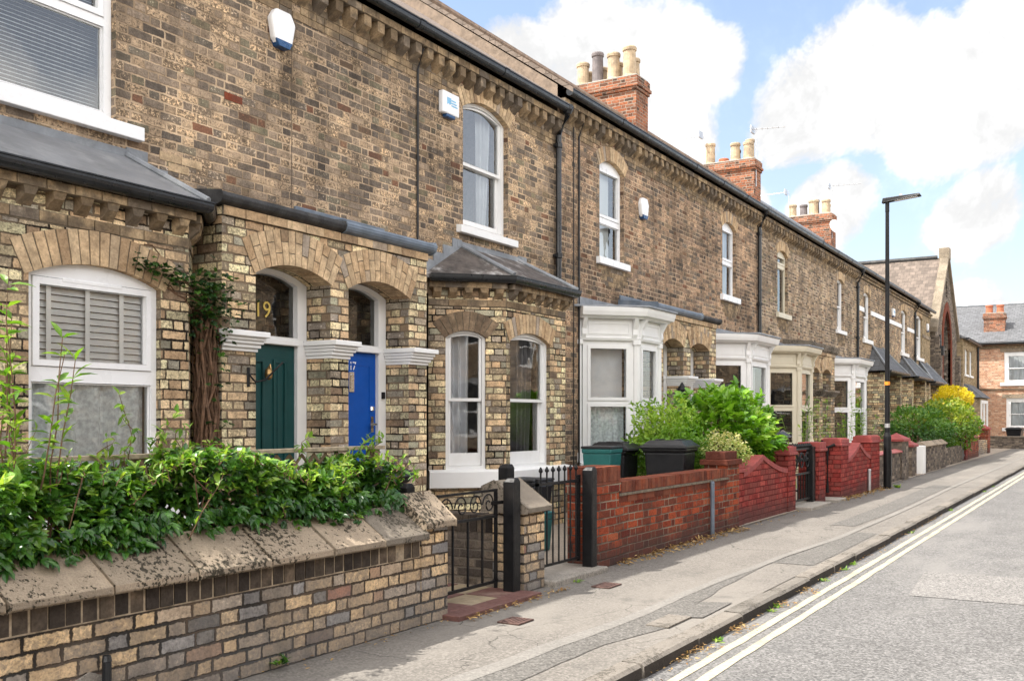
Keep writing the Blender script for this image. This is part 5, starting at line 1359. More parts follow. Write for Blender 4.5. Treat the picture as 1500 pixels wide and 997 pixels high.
# ------------------------------------------------------------------ gates and posts
def post(label, D, y, z, r=.07, mat='iron', group='black gate posts'):
    mb = MB(); mb.dbox(D - r, D + r, y - r, y + r, -.05, z - .03); mb.hexa([(-D - r, y - r, z - .03), (-D + r, y - r, z - .03), (-D + r, y + r, z - .03), (-D - r, y + r, z - .03)],
        [(-D - r * .5, y - r * .5, z), (-D + r * .9, y - r * .5, z), (-D + r * .9, y + r * .5, z), (-D - r * .5, y + r * .5, z)])
    o = mb.build('gate_post', M[mat], base=(-D, y, 0), bevel=.006); tag(o, label, 'post', group)
post('black square post between scrolled gate and short brick pier', 3.97, 6.56, .90, .05)
post('stubby black post top behind the end pier of the stone-coped wall', 4.28, 5.62, .90, .05)
post('stubby black post top behind the short brick pier between gates', 4.32, 7.05, .98, .05)
post('tall black post against the bright red brick pier', 3.98, 7.91, .93, .05)
# scrolled gate
g = thing('iron_gate', 'low black iron gate with scrolled top', 'gate', (-4.06, 6.05, 0))
fg = face(4.06); mb = MB()
for u in (5.70, 6.47): mb.fbox(fg, u - .011, u + .011, .06, .82, -.011, .011)
mb.fbox(fg, 5.70, 6.47, .10, .122, -.009, .009); mb.fbox(fg, 5.70, 6.47, .60, .62, -.009, .009); mb.fbox(fg, 5.70, 6.47, .80, .818, -.009, .009)
mb.build('frame', M['iron'], g)
mb = MB()
for u in (5.89, 6.085, 6.28): mb.fbox(fg, u - .007, u + .007, .11, .61, -.007, .007)
mb.build('bars', M['iron'], g)
mb = MB()
for c0_, sgn in ((5.80, 1), (6.0, -1), (6.18, 1), (6.37, -1)):
    pts = []
    for i in range(22):
        t = i / 21; a = t * 4.2 * math.pi / 1.5; r = .085 * (1 - t * .8)
        pts.append(fg(c0_ + sgn * r * math.cos(a), .71 + r * math.sin(a), 0))
    mb = MB(); mb.tube(pts, .006, 5); mb.build('scroll', M['iron'], g)
ht = MB(); ht.fbox(fg, 6.40, 6.56, .70, .725, .0, .02); ht.build('latch', M['iron'], g)
# railing gate
g = thing('iron_gate', 'taller black railing gate with small spear tops', 'gate', (-4.06, 7.45, 0))
mb = MB(); mb.fbox(fg, 7.1, 7.86, .12, .14, -.01, .01); mb.fbox(fg, 7.1, 7.86, .80, .822, -.012, .012); mb.fbox(fg, 7.1, 7.125, .1, .86, -.012, .012); mb.fbox(fg, 7.84, 7.865, .1, .86, -.012, .012); mb.build('frame', M['iron'], g)
mb = MB()
for i in range(7):
    u = 7.17 + i * .105; mb.tube([fg(u, .13, 0), fg(u, .91, 0)], .0075, 6); q = fg(u, .905, 0); mb.lathe(tuple(q), [(.008, 0), (.02, .012), (.02, .022), (.006, .05)], 6)
mb.build('bars', M['iron'], g)
# ornate gate between the red walls
g = thing('iron_gate', 'black iron gate with leafy scrollwork between red painted piers', 'gate', (-4.1, 15.4, 0)); fg = face(4.12)
mb = MB()
for u in (14.9, 15.98): mb.fbox(fg, u - .02, u + .02, .05, .95, -.02, .02)
for v in (.1, .5, .88): mb.fbox(fg, 14.9, 15.98, v, v + .03, -.012, .012)
mb.fbox(fg, 15.9, 16.06, .0, .92, -.05, .05); mb.build('frame', M['iron'], g)
mb = MB()
for i in range(6): mb.tube([fg(15.06 + i * .155, .1, 0), fg(15.06 + i * .155, .52, 0)], .01, 5)
mb.build('bars', M['iron'], g)
mb = MB()
for i in range(3):
    for s_ in (-1, 1):
        pts = []
        for j in range(18):
            t = j / 17; a = t * 9; r = .14 * (1 - t * .8); pts.append(fg(15.1 + i * .33 + s_ * .01 + s_ * r * math.cos(a), .70 + r * math.sin(a) * 1.1, 0))
        mb = MB(); mb.tube(pts, .011, 5); mb.build('scroll', M['iron'], g)
for i in range(9): mb = MB(); mb.lathe(tuple(fg(14.98 + i * .115, .91, 0)), [(.02, 0), (.035, .03), (.0, .08)], 6); mb.build('finial', M['iron'], g)
g = thing('iron_gate', 'open black iron gate folded in beside the red painted pier', 'gate', (-4.3, 17.05, 0))
mb = MB()
for d in (4.2, 4.9): mb.dbox(d - .02, d + .02, 17.0, 17.04, .05, 1.0)
for z in (.12, .55, .9): mb.dbox(4.2, 4.9, 17.01, 17.03, z, z + .03)
for i in range(5): mb.dbox(4.3 + i * .13, 4.315 + i * .13, 17.013, 17.027, .12, .95)
mb.build('frame', M['iron'], g)
h = MB(); h.tube([(-4.0, 17.07, .93), (-4.12, 17.05, .88), (-4.12, 17.05, .12)], .028, 8); h.build('hinge_rod', M['iron'], g)
g = thing('iron_gate', 'dark gate in the far wall beyond the bush', 'gate', (-4.2, 35.1, 0)); mb = MB(); mb.dbox(4.2, 4.24, 34.7, 35.5, .05, .72)
for z in (.15, .6): mb.dbox(4.18, 4.2, 34.7, 35.5, z, z + .06)
mb.build('boards', M['iron'], g)
# vertical drain or marker posts at the foot of the walls
def stub(label, D, y, z, mat, r=.022):
    mb = MB(); mb.tube([(-D, y, -.03), (-D, y, z)], r, 10); mb.lathe((-D, y, z - .02), [(r, 0), (r * 1.15, .005), (r * .9, .03)], 10)
    tag(mb.build('marker_pipe', M[mat], base=(-D, y, 0)), label, 'pipe', 'short pipes against the garden walls')
stub('short black pipe standing against the stone-coped wall', 3.84, 2.86, .29, 'black', .02)
stub('dark green pipe standing against the bright red brick wall', 3.95, 10.98, .63, 'leadblue', .024)
stub('grey pipe against the painted wall beside the lamp', 3.9, 19.3, .42, 'aluminium', .03)

# ------------------------------------------------------------------ street lamp
lx, ly = -3.8, 20.48
l = thing('street_lamp', 'tall slim black street lamp with flat lantern arm', 'lamp', (lx, ly, 0))
mb = MB(); mb.lathe((lx, ly, 0), [(.085, -.05), (.075, .02), (.075, .98), (.072, 1.02), (.048, 1.10)], 16); ba = mb.build('base', M['iron'], l, smooth='angle')
mb = MB(); mb.box(lx + .06, lx + .079, ly - .045, ly + .045, .25, .75); mb.build('access_door', M['iron'], ba, bevel=.004)
mb = MB(); mb.lathe((lx, ly, 1.05), [(.052, 0), (.05, .05), (.043, 2.2), (.036, 4.35), (.04, 4.36), (.04, 4.55), (.0, 4.58)], 16); mb.build('column', M['iron'], l, smooth='angle')
mb = MB(); mb.lathe((lx, ly, 1.05), [(.051, .14), (.051, .22)], 16); mb.build('sticker_band', M['aluminium'], l)
mb = MB(); mb.lathe((lx, ly, 2.02), [(.0495, 0), (.0495, .07)], 16); mb.build('sticker_band', M['orange_s'], l)
mb = MB(); a = [(lx - .09, ly - .07, 5.60), (lx + .02, ly - .09, 5.585), (lx + .02, ly + .09, 5.585), (lx - .09, ly + .07, 5.60)]
mb.hexa([(lx - .10, ly - .06, 5.58), (lx + .62, ly - .10, 5.655), (lx + .62, ly + .10, 5.655), (lx - .10, ly + .06, 5.58)], [(lx - .08, ly - .05, 5.68), (lx + .60, ly - .08, 5.70), (lx + .60, ly + .08, 5.70), (lx - .08, ly + .05, 5.68)])
hd = mb.build('lantern', M['iron'], l, bevel=.012)
mb = MB(); mb.hexa([(lx + .14, ly - .06, 5.600), (lx + .56, ly - .075, 5.643), (lx + .56, ly + .075, 5.643), (lx + .14, ly + .06, 5.600)], [(lx + .14, ly - .06, 5.61), (lx + .56, ly - .075, 5.652), (lx + .56, ly + .075, 5.652), (lx + .14, ly + .06, 5.61)]); mb.build('lens', M['upvc'], hd)
mb = MB(); mb.lathe((lx + .25, ly, 5.68), [(.035, 0), (.035, .03), (.02, .05)], 10); mb.build('sensor', M['aluminium'], hd)

# ------------------------------------------------------------------ bins and boxes
def bin_(label, x, y, rz, h=1.06, w=.58, d=.72, group='black wheeled bins', mat='binblack'):
    b = thing('wheelie_bin', label, 'bin', (x, y, .012), group)
    c, s = math.cos(rz), math.sin(rz); T = lambda px, py, pz: (x + c * px - s * py, y + s * px + c * py, pz + .012)
    def hx(mb, lo, hi): mb.hexa([T(*p) for p in lo], [T(*p) for p in hi])
    q = lambda x0, x1, y0, y1, z: [(x0, y0, z), (x1, y0, z), (x1, y1, z), (x0, y1, z)]
    k = h / 1.06
    mb = MB(); hx(mb, q(-.24 * d / .72, .24 * d / .72, -.2, .2, .06), q(-d / 2 + .03, d / 2 - .04, -w / 2 + .02, w / 2 - .02, .93 * k))
    hx(mb, q(-d / 2 + .01, d / 2 - .02, -w / 2, w / 2, .93 * k + .001), q(-d / 2, d / 2 - .01, -w / 2 - .01, w / 2 + .01, .98 * k))
    mb.build('body', M[mat], b, bevel=.02)
    mb = MB(); hx(mb, q(-d / 2 - .02, d / 2 + .03, -w / 2 - .025, w / 2 + .025, .982 * k), q(-d / 2 - .02, d / 2 + .02, -w / 2 - .02, w / 2 + .02, 1.015 * k))
    hx(mb, q(-d / 2, d / 2 - .0, -w / 2 + .0, w / 2 - .0, 1.0151 * k), q(-d / 2 + .05, d / 2 - .08, -w / 2 + .07, w / 2 - .07, 1.075 * k))
    for yy in (-.12, .12): hx(mb, q(-d / 2 + .06, d / 2 - .1, yy - .02, yy + .02, 1.0755 * k), q(-d / 2 + .08, d / 2 - .12, yy - .015, yy + .015, 1.09 * k))
    mb.build('lid', M[mat], b, bevel=.014)
    mb = MB(); mb.tube([T(-d / 2 - .02, -w / 2 + .06, .95 * k), T(-d / 2 - .09, -w / 2 + .06, 1.0 * k), T(-d / 2 - .09, w / 2 - .06, 1.0 * k), T(-d / 2 - .02, w / 2 - .06, .95 * k)], .016, 8); mb.build('handle', M[mat], b)
    for s_ in (-1, 1):
        mb = MB(); p0, p1 = Vector(T(-.22, s_ * (w / 2 - .03), .1)), Vector(T(-.22, s_ * (w / 2 - .09), .1)); mb.tube([p0, p1], .1, 16); mb.build('wheel', M['binblack'], b)
    return b
bin_('large black wheeled bin with worn lid behind the red brick wall', -4.68, 11.5, -1.45, 1.07, .54, .62)
bin_('black wheeled bin between the teal box and the large worn-lidded bin', -5.35, 11.35, .0, 1.03, .46, .52)
bin_('black wheeled bin end poking out beyond the climbing hedge', -4.66, 5.62, 0, 1.0, .36, .62)
bin_('black wheeled bin behind the ornate iron gate', -4.75, 15.6, .1, 1.13, .58, .7)
bin_('small black bin in front of the end house', -4.0, 52.4, 1.5, .95, .7, .9)
def crate(label, x, y, z, w, d, h, mat, lidmat, rz=0.1):
    c_, s_ = math.cos(rz), math.sin(rz); T = lambda a, b, cc: (x + c_ * a - s_ * b, y + s_ * a + c_ * b, z + cc)
    o = thing('recycling_box', label, 'box', (x, y, z), 'recycling boxes in the front gardens')
    q = lambda k, zz: [T(-d * k, -w * k, zz), T(d * k, -w * k, zz), T(d * k, w * k, zz), T(-d * k, w * k, zz)]
    mb = MB(); mb.hexa(q(.43, 0), q(.48, h * .8)); mb.hexa(q(.5, h * .8 + .001), q(.51, h * .93)); mb.build('tub', M[mat], o, bevel=.012)
    mb = MB(); mb.hexa(q(.53, h * .931), q(.52, h)); mb.build('lid', M[lidmat], o, bevel=.01)
    return o
crate('teal recycling box with dark lid, topmost of the pair by the white bay', -5.12, 10.5, .62, .40, .36, .42, 'teal', 'binblack')
crate('black recycling box underneath the teal one by the white bay', -5.12, 10.5, .012, .42, .38, .607, 'binblack', 'binblack')
crate('teal recycling box on the ground behind the railing gate', -5.1, 8.75, .012, .42, .36, .40, 'teal', 'teal', 0)
crate('black recycling box stacked on the teal one behind the railing gate', -5.1, 8.75, .413, .42, .36, .34, 'binblack', 'binblack', 0)
# ------------------------------------------------------------------ plants
def leaf(mb, p, d, n, L, W, mi=0, rn=None, curl=.25):
    """one pointed leaf of two folded halves: base p, direction d, upper side n"""
    d = d.normalized(); s = d.cross(n)
    if s.length < .05: s = d.cross(Vector((.3, .9, .2)))
    s.normalize(); n = s.cross(d)
    rn = R() if rn is None else rn
    tip = p + d * L - n * L * curl
    m1, m2 = p + d * L * .38 - n * L * curl * .1, p + d * L * .72 - n * L * curl * .45
    e = n * W * .22
    l1, r1 = m1 + s * W * .5 + e, m1 - s * W * .5 + e
    l2, r2 = m2 + s * W * .38 + e * .6, m2 - s * W * .38 + e * .6
    mb.poly([p, m1, l1], mi, rn); mb.poly([p, r1, m1], mi, rn)
    mb.poly([m1, m2, l2, l1], mi, rn); mb.poly([m1, r1, r2, m2], mi, rn)
    mb.poly([m2, tip, l2], mi, rn); mb.poly([m2, r2, tip], mi, rn)
def rv():
    while True:
        v = Vector((U(-1, 1), U(-1, 1), U(-1, 1)))
        if .05 < v.length < 1: return v.normalized()
def cluster(mb, p, out, L, W, k=5, mi=0, spread=1.0, bright=None, wild=.55):
    """palmate spray of leaves"""
    d = (out + rv() * wild).normalized(); n = (Vector((0, 0, 1)) + rv() * .6 + out * wild * .55).normalized()
    s = d.cross(n).normalized()
    rn = R() if bright is None else min(1, max(0, bright + U(-.2, .2)))
    for i in range(k):
        a = (i - (k - 1) / 2) * spread * 1.7 / k
        leaf(mb, p, d * math.cos(a) + s * math.sin(a), n + rv() * .2, L * (1 - .3 * abs(a)) * U(.8, 1.1), W, mi, min(1, max(0, rn + U(-.1, .1))))
def noise3(p, s=1.0):
    return (math.sin(p.x * 3.1 * s + 1.3 + math.sin(p.y * 2.3 * s)) + math.sin(p.y * 2.7 * s + .4 + math.sin(p.z * 3.3 * s)) + math.sin(p.z * 3.7 * s + 2.1 + math.sin(p.x * 2.9 * s))) / 3

# climbing hedge over the trellis behind the stone-coped wall
h = thing('climbing_hedge', 'dense glossy climbing hedge spilling over the stone-coped wall', 'hedge', (-4.2, 3.3, .6))
mb = MB()
def htop(y): return 1.10 + .05 * math.sin(y * 2.3) + .05 * math.sin(y * 5.1 + 1) - max(0, y - 5.1) * .35
N = 4200
for i in range(N):
    y = U(1.2, 5.36); t = htop(y); z = .72 + (t - .72) * (R() ** .8)
    f_ = R() ** 1.6
    bulge = .10 * math.sin(y * 3.7 + z * 5) + .06 * math.sin(y * 8 + 2)
    d = 4.10 - bulge * .9 + .36 * f_ - (.03 if z < .85 else 0) - max(0, 3.6 - y) * .05
    if noise3(Vector((d, y * 2.2, z * 3))) < -.34 and R() < .85: continue
    p = Vector((-d, y, z))
    out = Vector((1, U(-.5, .5), .15 + 1.2 * max(0, (z - t + .25) / .25)))
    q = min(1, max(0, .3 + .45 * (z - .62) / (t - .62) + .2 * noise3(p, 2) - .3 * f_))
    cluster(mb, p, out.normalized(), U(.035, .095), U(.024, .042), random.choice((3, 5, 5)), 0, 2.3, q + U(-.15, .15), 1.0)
for i in range(420):                                     # drooping sprays over the coping
    y = U(1.2, 5.3); z = U(.76, .9) - max(0, 3.3 - y) * .07; p = Vector((-U(3.98, 4.1) + max(0, 3.3 - y) * .08, y, z))
    cluster(mb, p, Vector((.7, U(-.6, .6), -.6)), U(.05, .09), .028, 3, 0, 1.1, .35)
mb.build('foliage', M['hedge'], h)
mb = MB(); sm = MB()
for i in range(330):                                     # young shoots
    y = U(1.3, 5.5); t = htop(y); p = Vector((-U(3.95, 4.5), y, t - .06 - (.35 * R() if i % 3 == 0 else 0))); d = Vector((U(-.3, .5), U(-.6, .6), 1)).normalized(); L = U(.06, .16) if i % 9 else U(.22, .42)
    if i % 9 == 0 and y > 4.4: L *= .5
    pts = [p + d * L * k / 5 + Vector((U(-.01, .01), U(-.01, .01), -.04 * (k / 5) ** 2)) for k in range(6)]
    sm.tube(pts, .0035, 4, r1=.0015)
    for q in pts[1:]:
        leaf(mb, q, (rv() + d * .6), Vector((0, 0, 1)) + rv() * .4, U(.03, .06), U(.012, .02), 0)
        if R() < .6: leaf(mb, q, (rv() + d * .4), Vector((0, 0, 1)) + rv() * .4, U(.025, .05), U(.012, .02), 0)
for i in range(11):                                      # long wandering shoots in front of the window
    y = U(2.95, 3.75) if i < 7 else U(4.2, 5.4); p = Vector((-4.3, y, 1.1)); d = Vector((U(-.1, .3), U(-.5, .5), 1)).normalized(); L = U(.2, .42) if i < 7 else U(.12, .2)
    pts = [p + d * L * k / 7 + Vector((.02 * math.sin(k * 1.3 + i), .025 * math.sin(k + i * 2), -.03 * (k / 7) ** 3)) for k in range(8)]
    sm.tube(pts, .0035, 4, r1=.0015)
    for q in pts[1:]:
        for _ in range(2): leaf(mb, q, rv() + Vector((0, 0, .2)), Vector((.4, 0, 1)) + rv() * .4, U(.04, .075), U(.016, .028), 0)
mb.build('young_leaves', M['hedgetip'], h)
for i in range(26):
    y = U(1.3, 5.4); pts = [Vector((-4.3, y, .2))]
    for k in range(6): pts.append(pts[-1] + Vector((U(-.03, .08), U(-.14, .14), U(.1, .17))))
    sm.tube(pts, .007, 5, r1=.003)
sm.build('stems', M['vinestem'], h)
# trellis
t = thing('trellis_fence', 'weathered wooden trellis behind the climbing hedge', 'fence', (-4.38, 3.2, 0))
mb = MB(); mb.dbox(4.33, 4.40, .6, 5.46, 1.145, 1.17); mb.build('top_rail', M['woodgrey'], t, bevel=.003)
for y in (.7, 2.0, 3.45, 5.38):
    mb = MB(); mb.dbox(4.34, 4.40, y - .03, y + .03, 0, 1.15); mb.build('fence_post', M['wood'], t)
mb = MB(); f = face(4.37)
for k in range(-8, 60):
    for s_ in (-1, 1):
        a = .6 + k * .11
        u0, u1 = (a, a + .55) if s_ > 0 else (a + .55, a)
        if min(u0, u1) < .6 or max(u0, u1) > 5.45: continue
        dv = .55; t0 = Vector((u1 - u0, dv)).normalized(); nn = Vector((-t0.y, t0.x)) * .009
        w = .003 * s_
        c = [(u0 - nn.x, .58 - nn.y), (u0 + nn.x, .58 + nn.y), (u1 + nn.x, 1.13 + nn.y), (u1 - nn.x, 1.13 - nn.y)]
        mb.hexa([f(a_, b_, w - .004) for a_, b_ in c], [f(a_, b_, w + .004) for a_, b_ in c])
mb.build('lattice', M['wood'], t)
# tall light shrub at the left edge
def stemplant(name, label, cat, base, stems, hgt, lean, Ls, mat, k=14, stemmat='vinestem', group=None, spread=.2):
    o = thing(name, label, cat, base, group); b = Vector(base); lf = MB(); st = MB()
    for i in range(stems):
        d = Vector((U(-1, 1), U(-1, 1), 0)) * lean; p = b + Vector((U(-spread, spread), U(-spread, spread), 0)); H = hgt * U(.65, 1.05); pts = []
        for j in range(9):
            t_ = j / 8; pts.append(p + Vector((d.x * t_ ** 1.4, d.y * t_ ** 1.4, H * t_)) + Vector((U(-.012, .012), U(-.012, .012), 0)))
        st.tube(pts, .007, 5, r1=.002)
        for j in range(k):
            t_ = .25 + .75 * (j + R()) / k; a = int(t_ * 8); q = pts[min(a, 7)].lerp(pts[min(a, 7) + 1], t_ * 8 - a)
            for _ in range(2):
                out = Vector((U(-1, 1), U(-1, 1), U(.0, .7))); leaf(lf, q, out, Vector((0, 0, 1)) + rv() * .4, Ls * U(.6, 1.1), Ls * .27, 0)
    lf.build('foliage', M[mat], o); st.build('stems', M[stemmat], o); return o
stemplant('tall_shrub', 'tall light green shrub with long leaves at the near end of the hedge', 'shrub', (-4.2, 2.66, .2), 10, 1.8, .16, .11, 'hedgetip', 16, spread=.12)
# climber: dried trunk and ivy between the bay and the porch
c = thing('wall_climber', 'old dry climber trunk with leafy top between bay and porch', 'climber', (-6.2, 5.55, 0))
st = MB()
for i in range(80):
    p = Vector((-6.22 + U(-.05, .09), 5.52 + U(-.075, .075), .0)); pts = [p]; w_ = U(.015, .045)
    for k in range(14): pts.append(Vector((p.x + U(-w_, w_), p.y + U(-w_, w_), .0 + 2.25 * (k + 1) / 14)))
    st.tube(pts, U(.003, .013), 5)
for i in range(6):
    pts = [Vector((-6.1, 5.5, 2.15 + .04 * i))]
    for k in range(7): pts.append(pts[-1] + Vector((.0, -U(.05, .14), U(-.01, .07))))
    st.tube(pts, .006, 4)
st.build('trunk', M['vinestem'], c)
lf = MB()
for i in range(430):
    q = R()
    if q < .62: p = Vector((-6.14 + U(-.12, .13), 5.5 + random.gauss(0, .13), 2.28 + random.gauss(0, .14)))
    elif q < .85: y = U(4.72, 5.4); p = Vector((-6.07 + U(-.02, .05), y, 2.45 + (5.4 - y) * .14 + random.gauss(0, .04) - .06))
    else: p = Vector((-6.12 + U(-.03, .12), 5.52 + U(-.12, .12), U(.6, 2.1)))
    cluster(lf, p, Vector((1, U(-.6, .3), U(-.2, .5))).normalized(), U(.04, .065), U(.026, .036), 3, 0, 1.0)
lf.build('foliage', M['ivy'], c)

def bush(name, label, c, r, n, L, W, mat, k=1, cat='bush', lump=.16, hole=-.35, trunk=True, shell=.55, zsq=1., up=.35, group=None):
    o = thing(name, label, cat, (c[0], c[1], 0.012), group); C_ = Vector(c); lf = MB()
    for i in range(n):
        v = rv(); f_ = 1 - (1 - R() ** .5) * shell
        dd = Vector((v.x * r[0], v.y * r[1], v.z * r[2]))
        lum = 1 + lump * noise3(v * 1.6 + C_, 1.4) + lump * .5 * noise3(v * 3.1, 2.)
        p = C_ + dd * f_ * lum
        if p.z < .05: continue
        if noise3(p * 1.5, 2.1) < hole and R() < .8: continue
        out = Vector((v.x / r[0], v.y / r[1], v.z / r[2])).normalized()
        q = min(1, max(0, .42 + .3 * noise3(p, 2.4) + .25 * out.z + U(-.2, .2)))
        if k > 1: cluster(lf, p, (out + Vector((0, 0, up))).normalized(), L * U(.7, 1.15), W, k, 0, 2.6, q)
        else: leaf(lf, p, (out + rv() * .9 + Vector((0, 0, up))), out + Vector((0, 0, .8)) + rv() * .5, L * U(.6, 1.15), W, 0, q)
    lf.build('foliage', M[mat], o)
    if trunk:
        st = MB()
        for i in range(7):
            a = Vector((c[0] + U(-.1, .1), c[1] + U(-.12, .12), 0)); e = C_ + Vector((U(-.5, .5) * r[0], U(-.5, .5) * r[1], r[2] * U(.1, .6))); m_ = a.lerp(e, .5) + rv() * .06
            st.tube([a, a.lerp(m_, .5) + rv() * .02, m_, e], .028, 6, r1=.008)
        st.v and st.build('stems', M['vinestem'], o)
    return o
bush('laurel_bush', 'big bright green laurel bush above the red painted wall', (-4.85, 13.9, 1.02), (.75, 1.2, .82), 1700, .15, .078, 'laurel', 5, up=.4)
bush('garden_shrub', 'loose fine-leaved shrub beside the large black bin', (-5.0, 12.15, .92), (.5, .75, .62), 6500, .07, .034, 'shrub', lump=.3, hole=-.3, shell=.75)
bush('variegated_shrub', 'cream variegated shrub spilling over the red brick pier', (-4.3, 12.35, .92), (.32, .50, .27), 2000, .045, .022, 'varie', lump=.25, trunk=True, up=-.2)
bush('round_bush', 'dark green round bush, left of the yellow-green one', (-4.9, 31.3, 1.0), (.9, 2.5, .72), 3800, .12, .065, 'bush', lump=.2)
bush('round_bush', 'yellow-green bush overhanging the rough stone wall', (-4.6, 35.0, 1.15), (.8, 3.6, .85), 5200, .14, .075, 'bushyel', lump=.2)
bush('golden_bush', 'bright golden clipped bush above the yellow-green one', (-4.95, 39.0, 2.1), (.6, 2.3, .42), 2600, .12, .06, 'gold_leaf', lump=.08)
bush('low_shrub', 'small yellow flowering shrub past the pink-coped wall', (-4.7, 40.5, .8), (.4, 1.3, .5), 900, .10, .05, 'gold_leaf')
for i, (y, d, hh, lab) in enumerate(((19.6, 5.1, 1.75, 'tall thin green plant behind the second red wall, nearest'), (21.2, 4.9, 1.55, 'thin leafy plant behind the wall left of the lamp'), (22.6, 4.8, 2.0, 'tall thin leafy plant right behind the lamp column'))):
    stemplant('leafy_plant', lab, 'plant', (-d, y, .012), 9, hh, .4, .12, 'shrub', 12, 'shrub', 'thin plants behind the walls', .2)
# weeds and dry litter along the wall foot and the kerb
def tuft(label, x, y, z, n, L, mat, group):
    lf = MB()
    for i in range(n): leaf(lf, Vector((x + U(-.03, .03), y + U(-.04, .04), z)), Vector((U(-1, 1), U(-1, 1), U(.3, 1.2))), Vector((0, 0, 1)) + rv() * .3, L * U(.5, 1.1), L * .3, 0)
    tag(lf.build('weed', M[mat], base=(x, y, z)), label, 'weed', group)
wl = 'small green weed growing along the kerb gutter'
for i, y in enumerate((6.1, 7.35, 7.5, 8.9, 9.7, 10.1, 13.3, 16.8, 21.5, 23.2)): tuft(wl, -KD + .035, y + U(-.05, .05), RZ, 14, .05, 'hedgetip', 'weeds along the kerb')
tuft('small weed at the foot of the stone-coped wall', -3.845, 3.95, .03, 16, .07, 'hedge', 'weeds at the wall foot')
tuft('small weed sprouting beside the concrete gate step', -3.80, 7.35, 0, 12, .05, 'hedgetip', 'weeds at the wall foot')
tuft('bright weed at the foot of the street lamp', -3.66, 20.75, 0, 30, .1, 'hedgetip', 'weeds at the wall foot')
lf = MB()
def litter(n, y0, y1, d0, d1, z, L):
    for i in range(n):
        y = U(y0, y1); d = d0 + (d1 - d0) * R() ** 2; p = Vector((-d, y, z + U(.004, .03)))
        leaf(lf, p, Vector((U(-1, 1), U(-1, 1), U(-.1, .35))), Vector((U(-.5, .5), U(-.5, .5), 1)), L * U(.5, 1.2), L * .35, 0)
litter(420, 8.4, 12.0, 3.97, 3.80, 0, .06); litter(260, 16.8, 21, 3.9, 3.72, 0, .07); litter(120, 5.5, 7.0, 3.74, 3.66, 0, .04); litter(60, 2.5, 5.5, 3.86, 3.7, 0, .03)
for y in (5.6, 5.85, 6.5, 6.62, 7.6, 8.3): litter(45, y - .13, y + .13, KD - .02, KD - .16, RZ, .03)
litter(160, 5, 16, KD - .02, KD - .12, RZ, .03); litter(60, 12.0, 26, 3.95, 3.75, 0, .06)
o = lf.build('dry_leaf_litter', M['dry']); o['kind'] = 'stuff'; o['label'] = 'dry brown leaves along the wall foot and kerb'
# ------------------------------------------------------------------ camera
cam = bpy.data.cameras.new('camera'); co = bpy.data.objects.new('camera', cam); COL.objects.link(co); scene.camera = co
FPX, VPX, HY = 1458.0, 1632.0, 614.0
phi = math.atan((VPX - 750) / FPX)
cam.sensor_fit = 'HORIZONTAL'; cam.sensor_width = 36; cam.lens = FPX / 1500 * 36
cam.shift_y = (HY - 498.5) / 1500; cam.clip_start = .05; cam.clip_end = 3000
co.location = (0, 0, 1.35); co.rotation_euler = (math.pi / 2, 0, phi)
s_, c_ = math.sin(phi), math.cos(phi)
def dirpix(px, py):
    xr, up = (px - 750) / FPX, (HY - py) / FPX
    return Vector((-s_ + xr * c_, c_ + xr * s_, up)).normalized()

# ------------------------------------------------------------------ sun and sky
EL, AZ = math.radians(56), math.radians(41)           # shadows fall across the pavement and up the street
sd = Vector((-math.cos(EL) * math.cos(AZ), -math.cos(EL) * math.sin(AZ), math.sin(EL)))
sun = bpy.data.lights.new('sun', 'SUN'); sun.energy = 4.0; sun.angle = math.radians(.6); sun.color = (1, .955, .88)
so = bpy.data.objects.new('sun', sun); COL.objects.link(so); so.rotation_euler = sd.to_track_quat('Z', 'Y').to_euler()
world = bpy.data.worlds.new('World'); scene.world = world; world.use_nodes = True
nt = world.node_tree; nt.nodes.clear()
class W(NT):
    def __init__(s, t): s.t = t
k = W(nt); out = k.n('ShaderNodeOutputWorld')
sky = k.n('ShaderNodeTexSky', sky_type='NISHITA'); sky.sun_disc = False; sky.sun_elevation = EL
sky.sun_rotation = math.atan2(sd.x, sd.y); sky.air_density = 1.0; sky.dust_density = 1.2; sky.ozone_density = 1.2
tc = k.n('ShaderNodeTexCoord').outputs['Generated']
n1 = k.noise(tc, 6.5, 2, .5, 0, 1)
warp = k.n('ShaderNodeVectorMath', operation='MULTIPLY_ADD'); k.put(warp.inputs[0], n1); warp.inputs[1].default_value = (.07, .07, .07); 
ad = k.n('ShaderNodeVectorMath', operation='ADD'); k.put(ad.inputs[0], tc); ad.inputs[1].default_value = (-.035, -.035, -.035)
k.put(warp.inputs[2], ad.outputs[0]); nz = k.n('ShaderNodeVectorMath', operation='NORMALIZE'); k.put(nz.inputs[0], warp.outputs[0]); wd = nz.outputs[0]
# cloud banks: direction, reach in degrees
CL = [(760, 90, 3.6), (860, 85, 4.2), (950, 110, 4.6), (1010, 100, 3.2), (960, 200, 4.4), (880, 200, 4.),
      (1175, 165, 4.0), (1265, 120, 5.0), (1350, 145, 4.7), (1430, 150, 4.2), (1500, 90, 4.4), (1230, 305, 2.8), (1440, 295, 2.9), (1445, 440, 2.4), (1090, 310, 2.4)]
acc = None
for px, py, r in CL:
    d = dirpix(px, py)
    dt = k.n('ShaderNodeVectorMath', operation='DOT_PRODUCT'); k.put(dt.inputs[0], wd); dt.inputs[1].default_value = d
    v = k.maprange(dt.outputs['Value'], math.cos(math.radians(r * 1.12)), math.cos(math.radians(r * .30)))
    acc = v if acc is None else k.math('MAXIMUM', acc, v)
a2 = k.n('ShaderNodeVectorMath', operation='ADD'); k.put(a2.inputs[0], tc); a2.inputs[1].default_value = (4.3, 1.7, 2.9); wd2 = a2.outputs[0]
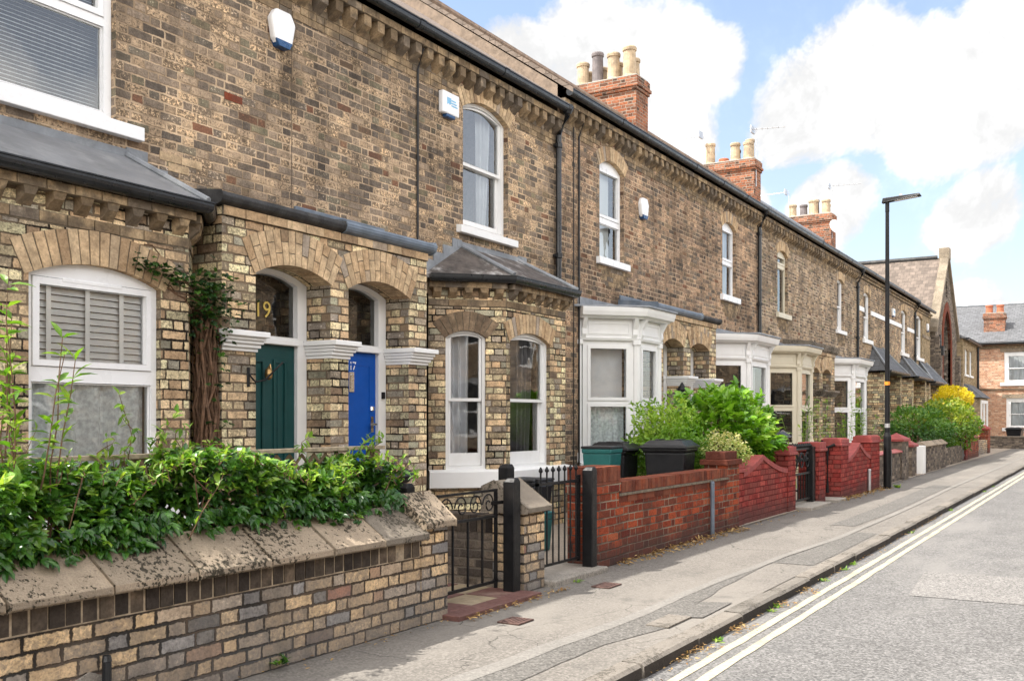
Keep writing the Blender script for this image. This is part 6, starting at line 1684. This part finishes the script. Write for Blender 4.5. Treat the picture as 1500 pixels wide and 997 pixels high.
bil = k.math('ADD', k.math('MULTIPLY', k.noise(wd2, 8, 2, .5), .45), k.math('MULTIPLY', k.noise(wd, 26, 4, .7), .45))
acc = k.math('ADD', acc, k.math('MULTIPLY', k.math('SUBTRACT', bil, .49), 2.0))
m1 = k.maprange(acc, .25, .75)
# added broken cloud out of view, brighter than the banks, to fill shaded fronts
vd = k.n('ShaderNodeVectorMath', operation='DOT_PRODUCT'); k.put(vd.inputs[0], tc); vd.inputs[1].default_value = dirpix(1050, 250)
away = k.maprange(vd.outputs['Value'], .80, .62)
m2 = k.math('MULTIPLY', k.maprange(k.noise(tc, 2.4, 2, .6), .40, .60), away)
hole = k.n('ShaderNodeVectorMath', operation='DOT_PRODUCT'); k.put(hole.inputs[0], tc); hole.inputs[1].default_value = Vector((6.75, 10.5, 4.0)).normalized()
m2 = k.math('MULTIPLY', m2, k.maprange(hole.outputs['Value'], .985, .955))
mask = k.math('MAXIMUM', k.math('MAXIMUM', m1, m2), k.maprange(k.xyz(tc)[2], .0, .6, .40, .06), clamp=True)
shade = k.maprange(k.math('ADD', bil, k.math('MULTIPLY', acc, .08)), .40, .66, .70, 1.03)
hz = k.maprange(k.xyz(tc)[2], -.02, .35, 1., 0.)
bg = k.n('ShaderNodeBackground'); k.put(bg.inputs[0], k.mix(k.math('MULTIPLY', hz, .0), sky.outputs[0], (8, 9, 10))); bg.inputs[1].default_value = .12
bc = k.n('ShaderNodeBackground'); k.put(bc.inputs[0], k.mix(away, k.comb(shade, shade, shade), (1., .95, .88))); bc.inputs[1].default_value = 1.75
ms = k.n('ShaderNodeMixShader'); k.put(ms.inputs[0], mask)
k.put(bc.inputs[1], k.maprange(vd.outputs['Value'], .62, .84, 2.0, .56))
nt.links.new(bg.outputs[0], ms.inputs[1]); nt.links.new(bc.outputs[0], ms.inputs[2]); nt.links.new(ms.outputs[0], out.inputs[0])

vs = scene.view_settings; vs.view_transform = 'Standard'; vs.look = 'None'; vs.gamma = 1; vs.use_curve_mapping = False; vs.exposure = 1.22
scene.render.engine = 'CYCLES'
cy = scene.cycles; cy.use_denoising = True; cy.max_bounces = 6; cy.diffuse_bounces = 3; cy.glossy_bounces = 3; cy.transmission_bounces = 3; cy.use_adaptive_sampling = True; cy.adaptive_threshold = .02; cy.transparent_max_bounces = 16; cy.sample_clamp_indirect = 8
try: cy.denoiser = 'OPENIMAGEDENOISE'
except Exception: pass
